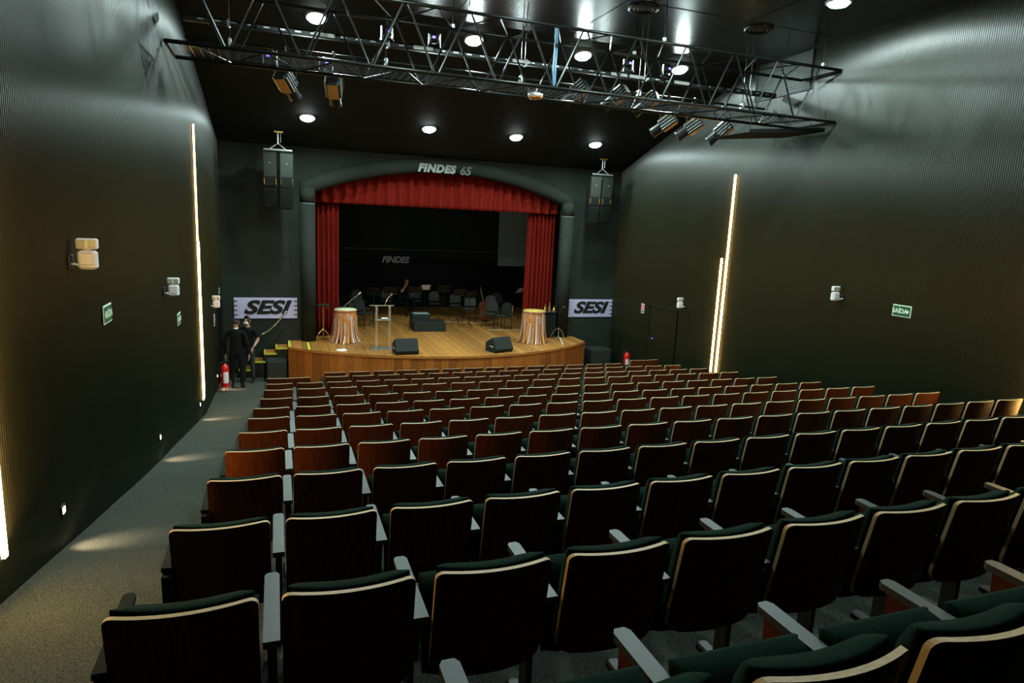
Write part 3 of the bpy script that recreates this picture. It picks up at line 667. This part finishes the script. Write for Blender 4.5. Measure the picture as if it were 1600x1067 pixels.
# profile spotlights
def spotlight(x, y, z, top, d, label):
    t = thing('profile_spotlight', label, 'stage light', (x, y, z), 0, 'profile spotlights behind the truss')
    R = Vector(d).to_track_quat('-Z', 'Y').to_matrix().to_4x4()
    b = MB(); b.bbox((0, 0, .03), (.24, .24, .34), .03, T=R); bd = b.build('body', m_steel, t)
    for k in range(4):
        for s in (-1, 1):
            b = MB(); b.bbox((s*.125, -.09+.06*k, .03), (.02, .014, .32), .004, T=R); b.build('cooling_fin', m_alu, bd)
    for s in (-1, 1):
        b = MB(); b.bbox((0, s*.124, .02), (.17, .008, .30), .003, T=R); b.build('warm_lit_side', m_warmlit, bd)  # warm light falling on the body sides, painted as orange plates
    b = MB(); b.lathe([(.10, -.14), (.105, -.34), (.115, -.36), (.09, -.36)], 16, T=R, cap=False); b.build('lens_barrel', m_steel, t)
    b = MB(); b.lathe([(.095, -.30), (.05, -.315), (.01, -.32)], 16, T=R); b.build('lens', m_chrome, t)
    h = top-z
    for s in (-1, 1):
        b = MB(); b.tube([(s*.16, 0, 0), (s*.16, 0, h*.6), (s*.03, 0, h-.03)], .010, 6); b.build('yoke', m_steel, t)
    b = MB(); b.bbox((0, 0, h-.01), (.05, .07, .09), .01); b.build('hook_clamp', m_steel, t)
PZ = 2.66+EYE
for x, z, d, lb in ((.20, 2.17, (.45, .75, -.6), 'leftmost profile spotlight below the truss, side coloured as warmly lit'), (.97, 2.15, (.15, .8, -.6), 'second profile spotlight from the left below the truss'),
                    (5.54, 2.60, (-.5, .7, -.6), 'profile spotlight behind the truss, left of the middle group'), (6.41, 2.60, (-.5, .7, -.6), 'profile spotlight behind the truss, in the middle group'),
                    (7.10, 2.55, (-.5, .7, -.6), 'profile spotlight behind the truss, right of the middle group'), (7.55, 2.18, (-.6, .6, -.6), 'profile spotlight below the truss at right with sides coloured as warmly lit'),
                    (8.18, 2.16, (-.6, .6, -.6), 'second profile spotlight from the right below the truss'), (8.92, 2.16, (-.5, .6, -.7), 'rightmost profile spotlight below the truss')):
    spotlight(x, 12.2, z+EYE-.02, PZ+.02, d, lb)
# small led heads on truss and raceway
for i, (x, y, z, lb) in enumerate(((-.04, 11.3, 2.33, 'small led head with blue indicator on the truss at far left'), (.78, 11.3, 2.33, 'small led head with blue indicator on the truss, second from left'),
                    (1.83, 12.0, 3.10, 'small led head with blue indicator above the raceway at left'), (2.65, 12.0, 3.10, 'small led head with blue indicator right of the second downlight'),
                    (6.47, 12.0, 3.13, 'small led head with blue indicator above the raceway at right'), (7.32, 12.0, 3.13, 'small led head with blue indicator beside the rightmost downlight'))):
    t = thing('led_head', lb, 'stage light', (x, y, z+EYE), .3*(i % 3-1), 'small led heads on the rig')
    b = MB(); b.lathe([(.05, -.08), (.085, -.05), (.085, .06), (.05, .09)], 12); b.build('head', m_steel, t, smooth=True)
    for s in (-1, 1):
        b = MB(); b.bbox((s*.10, 0, -.02), (.015, .04, .20), .004); b.build('yoke_arm', m_alu, t)
    b = MB(); b.bbox((0, 0, -.13), (.22, .10, .05), .01); b.build('base', m_steel, t)
    b = MB(); b.box((.0, -.088, .0), (.05, .012, .035)); b.build('indicator', m_blue, t)
t = thing('truss_detector', 'round white and orange detector under the truss middle', 'detector', (4.18, 10.95, 2.12+EYE))
b = MB(); b.lathe([(.12, .0), (.13, .02), (.13, .05), (.08, .07)], 20); b.build('white_body', m_white, t, smooth=True)
b = MB(); b.lathe([(.05, -.035), (.11, -.02), (.125, .0)], 20); b.build('orange_base', mat('orange_plastic', (.62, .25, .05), .5), t, smooth=True)
b = MB(); b.tube([(0, 0, 0), (.01, .01, -.35), (-.01, .0, -.7), (.02, .02, -.92)], .02, 6); b.tube([(.03, 0, 0), (.04, .01, -.45), (.03, .0, -.9)], .014, 6)
tag(b.build('hanging_cable', m_bluecable, loc=(4.41, 10.75, 3.22+EYE)), 'bundle of blue cables hanging through the truss', 'cable')
# air grille on right wall
t = thing('wall_air_grille', 'large grey louvred panel high on the right wall near the truss', 'vent', (XR(11.95)-.02, 11.95, 2.90+EYE), math.atan(-.03))
b = MB(); b.box((0, 0, .38), (.03, 1.7, .76)); b.build('backing', m_grille, t)
for k in range(14):
    b = MB(); b.box((-.02, 0, .05+k*.05), (.02, 1.6, .012)); b.build('louvre', mat('louvre_grey', (.05, .058, .055), .5) if k == 0 else D.materials['louvre_grey'], t)
for s in (-1, 1):
    b = MB(); b.box((-.02, s*.83, .38), (.03, .04, .76)); b.build('frame', m_grille, t)

# ------------------------------------------------------------------ wall fittings
def emergency_light(y, z, side, label):
    X = XL if side < 0 else XR; s = -side            # s points into the hall
    t = thing('emergency_light', label, 'lamp', (X(y), y, z+EYE), 0, 'white emergency lights on the side walls')
    b = MB(); b.bbox((s*.02, -.02, -.02), (.03, .11, .13), .006); b.build('socket_plate', m_side, t)
    b = MB(); b.tube([(s*.03, -.06, -.035), (s*.06, -.10, -.03), (s*.10, -.04, -.05), (s*.12, 0, -.06)], .010, 6); b.build('plug_cord', m_white, t)
    b = MB(); b.bbox((s*.15, .0, 0), (.15, .10, .17), .02); bd = b.build('battery_box', m_white, t)
    b = MB(); b.bbox((s*.15, -.053, .01), (.09, .006, .10), .004); b.build('front_recess', m_white, bd)
    b = MB(); b.bbox((s*.15, .0, .145), (.17, .07, .095), .012); hd = b.build('lamp_head', m_white, t)
    for k in (-1, 1):
        b = MB(); b.bbox((s*.15+k*.042, -.037, .145), (.06, .006, .065), .003); b.build('reflector', mat('reflector_warm', (.45, .45, .36), .4, .2) if 'reflector_warm' not in D.materials else D.materials['reflector_warm'], hd)
    b = MB(); b.bbox((s*.15, .0, .092), (.05, .04, .02), .004); b.build('swivel', m_white, t)
for y, z, s, lb in ((6.95, -.50, -1, 'white twin-lamp emergency light nearest on the left wall'), (11.16, -1.24, -1, 'white twin-lamp emergency light before the left light line'), (16.5, -2.14, -1, 'white twin-lamp emergency light near the left door'),
                    (9.64, -1.08, 1, 'white twin-lamp emergency light on the right wall above the seats'), (14.9, -1.93, 1, 'white twin-lamp emergency light left of the right light line')):
    emergency_light(y, z, s, lb)
def exit_sign(y, z, side, label, arrow):
    X = XL if side < 0 else XR; s = -side
    t = thing('exit_sign', label, 'sign', (X(y)+s*.012, y, z+EYE), 0)
    b = MB(); b.bbox((s*.004, 0, 0), (.008, .36, .20), .002); b.build('border', m_glowwhite, t)
    b = MB(); b.box((s*.010, 0, 0), (.006, .325, .165)); b.build('panel', m_green, t)
    me = text_mesh('SAÍDA', .105, .001, 0, .003); me.materials.append(m_glowwhite)
    rz = math.pi/2 if side < 0 else -math.pi/2
    put('lettering', me, t, (s*.0145, (.03 if side < 0 else .03), -.005), (math.pi/2, 0, rz))
    # arrow: toward viewer's left (left wall) or right (right wall) -> both toward -y
    b = MB(); b.add([(s*.0145, -.150, 0), (s*.0145, -.115, .035), (s*.0145, -.115, .012), (s*.0145, -.09, .012), (s*.0145, -.09, -.012), (s*.0145, -.115, -.012), (s*.0145, -.115, -.035)], [(0, 1, 2, 3, 4, 5, 6)])
    b.build('arrow', m_glowwhite, t)
exit_sign(8.01, -1.145, -1, 'green SAÍDA exit sign nearest on the left wall', 0)
exit_sign(12.35, -1.857, -1, 'green SAÍDA exit sign on the left wall, farther toward the stage', 0)
exit_sign(8.27, -1.168, 1, 'green SAÍDA exit sign on the right wall', 0)
t = thing('door_sign', 'green and white exit figure sign above the left door', 'sign', (XL(18.3)+.012, 18.3, 2.28))
b = MB(); b.bbox((.006, 0, .08), (.012, .34, .17), .002); b.build('panel', m_green, t)
b = MB(); b.box((.014, .10, .10), (.005, .10, .12)); b.build('figure_field', m_glowwhite, t)
b = MB(); b.bbox((.014, -.05, .03), (.005, .14, .035), .001); b.build('lower_stripe', m_glowwhite, t)
for y, z, side, lb in ((17.2, -2.62, -1, 'small red and white extinguisher sign on the left wall'), (17.09, -2.32, 1, 'small red and white extinguisher sign on the right wall')):
    X = XL if side < 0 else XR; s = -side
    t = thing('extinguisher_sign', lb, 'sign', (X(y)+s*.012, y, z+EYE))
    b = MB(); b.bbox((s*.005, 0, 0), (.010, .17, .28), .002); b.build('panel', m_white, t)
    b = MB(); b.box((s*.012, 0, .035), (.005, .13, .16)); p = b.build('red_field', m_extred, t)
    b = MB(); b.box((s*.016, 0, .03), (.004, .035, .11)); b.build('extinguisher_symbol', m_white, p)
    b = MB(); b.box((s*.012, 0, -.09), (.005, .13, .05)); b.build('caption_band', m_dimletter, t)
def extinguisher(loc, rz, label):
    t = thing('fire_extinguisher', label, 'extinguisher', loc, rz)
    b = MB(); b.lathe([(.085, .13), (.09, .15), (.09, .58), (.075, .64), (.035, .68), (.03, .70)], 20); b.build('cylinder', m_extred, t, smooth=True)
    b = MB()
    for k in range(13): pass
    vs = []; fs = []
    for j, z in enumerate((.22, .50)):
        for k in range(9): q = -math.pi/2 + .15 + (k-4)*.17; vs.append((.0915*math.cos(q), .0915*math.sin(q), z))
    for k in range(8): fs.append((k, k+1, 9+k+1, 9+k))
    b.add(vs, fs); o = b.build('paper_label', m_white, t); s = o.modifiers.new('t', 'SOLIDIFY'); s.thickness = .002
    b = MB(); b.lathe([(.022, .70), (.022, .75)], 10); b.bbox((.03, 0, .765), (.14, .025, .02), .005); b.bbox((.04, 0, .80), (.13, .02, .014), .004, T=Matrix.Rotation(-.03, 4, 'Y')); b.build('valve_lever', m_steel, t)
    b = MB(); b.tube([(-.02, 0, .74), (-.10, -.02, .73), (-.125, -.03, .60), (-.115, -.02, .42), (-.10, -.02, .30)], .012, 6); b.build('hose', m_side, t, smooth=True)
    b = MB(); b.lathe([(.10, .125), (.10, .14)], 16); b.tube([(.08, .05, .13), (.10, .07, 0)], .009, 6); b.tube([(-.08, .05, .13), (-.10, .07, 0)], .009, 6); b.tube([(0, -.09, .13), (0, -.12, 0)], .009, 6); b.build('floor_stand', m_extred, t)
extinguisher((-1.24, 17.20, 0), .2, 'red fire extinguisher on a stand by the left door')
extinguisher((10.02, 17.35, 0), -.2, 'red fire extinguisher by the right wall behind the seats')

# ------------------------------------------------------------------ theatre seats
BW = .474
def panel_mesh(w, ztop, zbot, sag, name):
    h = w/2; r = .032; rb = .07; rec = .20; th = .021
    lev = [ztop-r*(1-math.sin(a)) for a in (math.pi/2, math.pi*.36, math.pi*.22, math.pi*.1, 0)]
    hw = [h-r*(1-math.cos(a)) for a in (math.pi/2, math.pi*.36, math.pi*.22, math.pi*.1, 0)]
    for k in range(1, 5): lev.append(ztop-r-(ztop-r-zbot-rb)*k/4); hw.append(h)
    for a in (math.pi*.12, math.pi*.25, math.pi*.38, math.pi/2): lev.append(zbot+rb*(1-math.sin(a))); hw.append(h-rb*(1-math.cos(a)))
    U = 12; b = MB(); n = len(lev); vs = []
    def P(u, i, front):
        x = u*hw[i]; z = lev[i]; y = -sag*(1-(x/h)**2) + (ztop-z)*rec*.9
        return (x, y + (th if front else 0), z)
    for fr in (0, 1):
        for i in range(n):
            for k in range(U+1): vs.append(P(-1+2*k/U, i, fr))
    W_ = U+1; fs = []; ms = []
    for fr in (0, 1):
        o = fr*n*W_
        for i in range(n-1):
            for k in range(U):
                q = (o+i*W_+k, o+i*W_+k+1, o+(i+1)*W_+k+1, o+(i+1)*W_+k); fs.append(q if fr else q[::-1]); ms.append(0)
    o = n*W_
    for k in range(U): fs.append((k, k+1, o+k+1, o+k)); ms.append(1); e = (n-1)*W_; fs.append((e+k, e+k+1, o+e+k+1, o+e+k)); ms.append(1)
    for i in range(n-1):
        for k in (0, U): fs.append((i*W_+k, (i+1)*W_+k, o+(i+1)*W_+k, o+i*W_+k)); ms.append(1)
    b.v = vs; b.f = fs; b.m = ms
    return b.mesh(name, [m_veneer, m_ply])
def pillow(w, h, t, name, nx=10, nz=8, p=5, sag=0.0):
    vs = []; fs = []
    for i in range(nz+1):
        for k in range(nx+1):
            u = -1+2*k/nx; v = -1+2*i/nz; u = math.sin(u*math.pi/2); v = math.sin(v*math.pi/2)
            e = (max(0, 1-abs(u)**p)*max(0, 1-abs(v)**p))**.4
            vs.append((u*w/2, t*e - sag*(1-u*u), v*h/2))
    W_ = nx+1
    for i in range(nz):
        for k in range(nx): fs.append((i*W_+k, i*W_+k+1, (i+1)*W_+k+1, (i+1)*W_+k))
    n = len(vs)
    for i in (0, 1):
        pass
    # flat back
    vs2 = [(x, -t*.15 - sag*(1-(2*x/w)**2), z) for x, y, z in vs]; f2 = [tuple(j+n for j in f[::-1]) for f in fs]
    rim = list(range(W_)) + [i*W_+nx for i in range(1, nz+1)] + [nz*W_+k for k in range(nx-1, -1, -1)] + [i*W_ for i in range(nz-1, 0, -1)]
    f3 = [(rim[i], rim[(i+1) % len(rim)], rim[(i+1) % len(rim)]+n, rim[i]+n) for i in range(len(rim))]
    b = MB(); b.v = vs+vs2; b.f = fs+f2+f3; b.m = [0]*len(b.f)
    return b
def xf(b, T): b.v = [tuple(T @ Vector(p)) for p in b.v]; return b
def seat_meshes(bw, pitch):
    g = {}
    g['back_panel'] = panel_mesh(bw, SEAT_H, .36, .045, 'back_panel')
    rec = math.atan(.18)
    b = pillow(bw-.03, .52, .085, 'back_cushion', sag=.04)
    g['back_cushion'] = xf(b, Matrix.Translation((0, .108, .600)) @ Matrix.Rotation(rec, 4, 'X')).mesh('back_cushion', m_fabric, True)
    b = pillow(bw-.02, .42, .11, 'seat_cushion', p=6)
    g['seat_cushion'] = xf(b, Matrix.Translation((0, .30, .46)) @ Matrix.Rotation(math.radians(-14), 4, 'X') @ Matrix.Rotation(math.pi, 4, 'Z')).mesh('seat_cushion', m_fabric, True)
    b = MB(); b.bbox((0, .33, .45), (bw-.06, .035, .36), .012, T=Matrix.Translation((0, .02, .0)) )
    g['seat_shell'] = b.mesh('seat_shell', m_side)
    return g
def arm_meshes():
    b = MB(); P = [(-.030, .07), (.030, .07), (.030, .545), (.018, .565), (-.018, .565), (-.030, .545)]
    b.prism(P, .028, 'z', o=.612); pad = b.mesh('arm_pad', m_armpad)
    b = MB(); P = [(.14, .61), (.53, .61), (.52, .40), (.46, .36), (.20, .36)]
    b.prism(P, .034, 'x', o=-.017); pan = b.mesh('arm_panel', m_veneer)
    b = MB(); b.bbox((0, .31, .17), (.030, .10, .42), .006); post = b.mesh('stanchion', m_side)
    b = MB(); P = [(.00, .61), (.53, .61), (.53, -.08), (.05, .0)]
    b.prism(P, .034, 'x', o=-.017); end = b.mesh('end_panel', m_endpad)
    b = MB(); b.bbox((0, .31, -.028), (.07, .34, .05), .01); foot = b.mesh('foot', m_steel)
    P = [(-.024, .05), (.024, .05), (.024, .535), (.014, .552), (-.014, .552), (-.024, .535)]
    b = MB(); b.prism(P, .024, 'z', o=.612); epad = b.mesh('arm_pad', m_endpad)
    return pad, pan, end, foot, post, epad
SM = seat_meshes(BW, PITCH); WM = seat_meshes(.86, .96); PAD, PAN, END, FOOT, POST, EPAD = arm_meshes()
def theatre_seat(x, y, z, label, ms, half, right_arm, left_end, right_end, group):
    t = thing('theatre_seat', label, 'seat', (x, y, z), 0, group)
    for nm, me in ms.items(): put(nm, me, t)
    gap = half+.038
    for sx, on, en in ((-1, True, left_end), (1, right_arm, right_end)):
        if not on: continue
        q = sx*(half+.026) if en else sx*gap
        put('arm_pad', EPAD if en else PAD, t, (q, 0, 0)); put('end_panel' if en else 'arm_panel', END if en else PAN, t, (q, 0, 0))
        put('foot', FOOT, t, (q, 0, -.03))
        if not en: put('stanchion', POST, t, (q, 0, 0))
    return t
for r, (x0, y, z, n) in ROWS.items():
    fz = z - SEAT_H + EYE
    for i in range(n):
        if r == 1: lb = 'brown-backed theatre seat, %s from the left in the front row before the stage' % ORD[i+1]
        elif r == 13: lb = 'brown-backed theatre seat, %s from the left aisle, in the nearest row' % ORD[i+1]
        elif r == 2: lb = 'brown-backed theatre seat, %s after the wide left seat, second row from the stage' % ORD[i+1]
        else: lb = 'brown-backed theatre seat, %s from the left aisle, %s row from the stage' % (ORD[i+1], ORD[r])
        theatre_seat(x0+i*PITCH+BW/2, y, fz, lb, SM, BW/2, i == n-1, i == 0, i == n-1, 'theatre seats in raked rows')
theatre_seat(.20, 13.965, -3.342-SEAT_H+EYE, 'extra wide brown-backed seat at the left end of the second row', WM, .43, True, True, True, 'extra wide seats')
theatre_seat(9.37, 15.25, -3.48-SEAT_H+EYE, 'extra wide brown-backed seat at the right end of the front row', WM, .43, True, True, True, 'extra wide seats')

# ------------------------------------------------------------------ people
def skin_body(name, verts, edges, radii, root=0, sub=2):
    me = D.meshes.new(name); me.from_pydata(verts, edges, [])
    o = D.objects.new(name, me); COL.objects.link(o)
    o.modifiers.new('skin', 'SKIN'); sv = me.skin_vertices[0].data
    for i, r in enumerate(radii): sv[i].radius = r if isinstance(r, tuple) else (r, r)
    sv[root].use_root = True
    s = o.modifiers.new('sub', 'SUBSURF'); s.levels = sub; s.render_levels = sub
    bpy.context.view_layer.update()
    dg = bpy.context.evaluated_depsgraph_get(); out = D.meshes.new_from_object(o.evaluated_get(dg))
    D.objects.remove(o); out.polygons.foreach_set('use_smooth', [True]*len(out.polygons)); return out
def person(loc, rz, label, pose, mats, pick, hair=None):
    t = thing('person', label, 'person', loc, rz)
    V = []; E_ = []; R_ = []; idx = {}
    for k, (p, par, r) in pose.items():
        idx[k] = len(V); V.append(p); R_.append(r)
        if par: E_.append((idx[par], idx[k]))
    me = skin_body('body', V, E_, R_, 0)
    for m in mats: me.materials.append(m)
    for p in me.polygons: p.material_index = pick(p.center)
    o = put('body', me, t)
    head = Vector(pose['head'][0]); hr_ = pose['head'][2]
    return t, o, head
def add_face(o, head, fy, sc=1.0, hairmat=None, bald=False, mask=False):
    # ears, nose and hair as children of the body; fy: +1 faces +y, -1 faces -y
    for s in (-1, 1):
        b = MB(); b.lathe([(.004, -.006), (.02, -.004), (.026, .004), (.012, .012)], 10, T=Matrix.Translation(head+Vector((s*.078, 0, -.01))) @ Matrix.Rotation(math.pi/2*s, 4, 'Y')); b.build('ear', m_skin, o, smooth=True)
    b = MB(); b.tube([head+Vector((0, fy*.088, .02)), head+Vector((0, fy*.108, -.015)), head+Vector((0, fy*.09, -.03))], [.008, .016, .012], 8); b.build('nose', m_skin, o, smooth=True)
    for s in (-1, 1):
        b = MB(); b.lathe([(.003, -.006), (.011, 0), (.003, .006)], 8, T=Matrix.Translation(head+Vector((s*.032, fy*.090, .02))) @ Matrix.Rotation(math.pi/2, 4, 'X')); b.build('eye', m_hair, o)
    b = MB(); b.bbox(head+Vector((0, fy*.088, -.055)), (.05, .012, .010), .003); b.build('mouth', m_brown, o)
    if mask:
        b = MB(); b.bbox(head+Vector((0, fy*.085, -.055)), (.11, .06, .08), .02); b.build('face_mask', m_white, o)
    b = MB(); vs = []; fs = []; nu, nv = 16, 7
    for j in range(nv+1):
        ph = (math.pi*.06 if bald else 0) + (math.pi*(.60 if not bald else .52))*j/nv
        if bald: ph = math.pi*(.34+.26*j/nv)
        for i in range(nu+1):
            th = -math.pi*.78 + 2*math.pi*.78*i/nu       # opening toward the face
            a = th - fy*math.pi/2
            rx = .086
            vs.append(head + Vector((rx*math.sin(ph)*math.cos(a), .104*math.sin(ph)*math.sin(a), .128*math.cos(ph)+.008)))
    for j in range(nv):
        for i in range(nu): fs.append((j*(nu+1)+i, j*(nu+1)+i+1, (j+1)*(nu+1)+i+1, (j+1)*(nu+1)+i))
    b.add(vs, fs); h = b.build('hair', hairmat or m_hair, o, smooth=True); s = h.modifiers.new('t', 'SOLIDIFY'); s.thickness = .012
def hand(o, wrist, down, side, mat_=None):
    w_ = Vector(wrist); b = MB(); b.bbox(w_+Vector((0, 0, -.05)), (.035, .075, .10), .014); b.build('palm', m_skin, o, smooth=True)
    for k, L_ in enumerate((.075, .085, .08, .062)):
        y = -.028+.019*k
        b = MB(); b.tube([w_+Vector((0, y, -.095)), w_+Vector((-side*.006, y+.002, -.095-L_*.5)), w_+Vector((-side*.022, y+.003, -.095-L_))], [.0095, .009, .007], 6); b.build('finger', m_skin, o, smooth=True)
    b = MB(); b.tube([w_+Vector((0, .03, -.03)), w_+Vector((-side*.01, .055, -.07)), w_+Vector((-side*.016, .056, -.105))], [.012, .011, .008], 6); b.build('thumb', m_skin, o, smooth=True)
def standing(H, arm_l, arm_r, fem=1.0, shoulder=.19):
    k = H/1.79
    P = {'pelvis': ((0, 0, .95*k), None, (.15, .11)), 'waist': ((0, 0, 1.08*k), 'pelvis', (.145, .105)), 'chest': ((0, 0, 1.27*k), 'waist', (.165, .115)), 'upper': ((0, 0, 1.42*k), 'chest', (.13, .09)),
         'neck': ((0, 0, 1.52*k), 'upper', .055), 'chin': ((0, .01, 1.585*k), 'neck', (.062, .075)), 'head': ((0, .012, 1.68*k), 'chin', (.082, .098)), 'crown': ((0, .004, 1.735*k), 'head', (.058, .072))}
    for s, nm, arm in ((-1, 'l', arm_l), (1, 'r', arm_r)):
        P['sh'+nm] = ((s*shoulder, 0, 1.43*k), 'upper', .066); P['el'+nm] = (arm[0], 'sh'+nm, .047); P['wr'+nm] = (arm[1], 'el'+nm, .032); P['ha'+nm] = (arm[2], 'wr'+nm, .030)
        P['hip'+nm] = ((s*.095, 0, .88*k), 'pelvis', .098); P['kn'+nm] = ((s*.115, .015, .50*k), 'hip'+nm, .066); P['an'+nm] = ((s*.12, -.01, .09*k), 'kn'+nm, .046); P['he'+nm] = ((s*.12, -.02, .045), 'an'+nm, .044); P['to'+nm] = ((s*.14, .15, .038), 'he'+nm, .036)
    return P
# person with back to the hall, dark suit
PA = standing(1.79, ((-.26, -.02, 1.15), (-.27, .03, .91), (-.27, .04, .86)), ((.27, -.03, 1.15), (.29, .02, .91), (.29, .03, .86)))
def pickA(c):
    if c.z > 1.555: return 1
    if c.z > 1.525: return 2
    if c.z < .88 and abs(c.x) > .235: return 1
    if c.z < .085: return 3
    return 0
t, o, hd = person((-.98, 17.45, 0), -.15, 'person in black suit standing with back turned by the left door', PA, [m_suit, m_skin, m_white, m_shoe], pickA)
add_face(o, hd, 1, bald=True)
hand(o, (-.27, .045, .86), None, -1); hand(o, (.29, .035, .86), None, 1)
PB = standing(1.73, ((-.26, -.03, 1.13), (-.22, .15, .98), (-.20, .19, .96)), ((.27, -.02, 1.12), (.29, .04, .88), (.29, .05, .84)))
def pickB(c):
    if c.z > 1.46: return 1
    if c.z < 1.19 and abs(c.x) > .215: return 1
    if c.z < .085: return 3
    if c.z < .93: return 2
    return 0
# built facing +y, then turned to face the hall
t, o, hd = person((-.74, 18.12, 0), math.pi-.35, 'person in black shirt and dark jeans facing the hall by the steps', PB, [m_suit, m_skin, m_jean, m_shoe], pickB)
add_face(o, hd, 1, mask=True)
hand(o, (-.20, .20, .97), None, -1); hand(o, (.29, .05, .85), None, 1)
# seated musician
PC = {'pelvis': ((0, 0, .54), None, (.16, .12)), 'waist': ((0, -.01, .68), 'pelvis', (.14, .105)), 'chest': ((0, .02, .86), 'waist', (.16, .11)), 'upper': ((0, .04, 1.00), 'chest', (.125, .09)),
      'neck': ((0, .06, 1.09), 'upper', .053), 'chin': ((0, .09, 1.15), 'neck', (.06, .072)), 'head': ((0, .10, 1.245), 'chin', (.08, .095)), 'crown': ((0, .09, 1.30), 'head', (.056, .07)),
      'shl': ((-.18, .03, 1.01), 'upper', .062), 'ell': ((-.27, .16, .80), 'shl', .045), 'wrl': ((-.14, .30, .78), 'ell', .032), 'hal': ((-.10, .33, .79), 'wrl', .03),
      'shr': ((.18, .03, 1.01), 'upper', .062), 'elr': ((.24, .24, .86), 'shr', .045), 'wrr': ((.10, .23, 1.08), 'elr', .032), 'har': ((.08, .21, 1.13), 'wrr', .03),
      'hipl': ((-.10, .05, .52), 'pelvis', .095), 'knl': ((-.15, .46, .53), 'hipl', .066), 'anl': ((-.15, .48, .10), 'knl', .045), 'hel': ((-.15, .46, .045), 'anl', .042), 'tol': ((-.16, .62, .036), 'hel', .035),
      'hipr': ((.10, .05, .52), 'pelvis', .095), 'knr': ((.15, .46, .53), 'hipr', .066), 'anr': ((.15, .48, .10), 'knr', .045), 'her': ((.15, .46, .045), 'anr', .042), 'tor': ((.16, .62, .036), 'her', .035)}
def pickC(c):
    if c.z > 1.085 and abs(c.x) < .12: return 1
    if c.y > .17 and c.z > .70 and abs(c.x) < .30: return 1
    if c.z < .07: return 3
    return 0
t, o, hd = person((4.45, 24.05, STG), math.pi+.2, 'person in black seated on the stage with a hand raised to the face', PC, [m_suit, m_skin, m_jean, m_shoe], pickC)
add_face(o, hd, 1)
SC.cursor.location = (0, 0, 0)
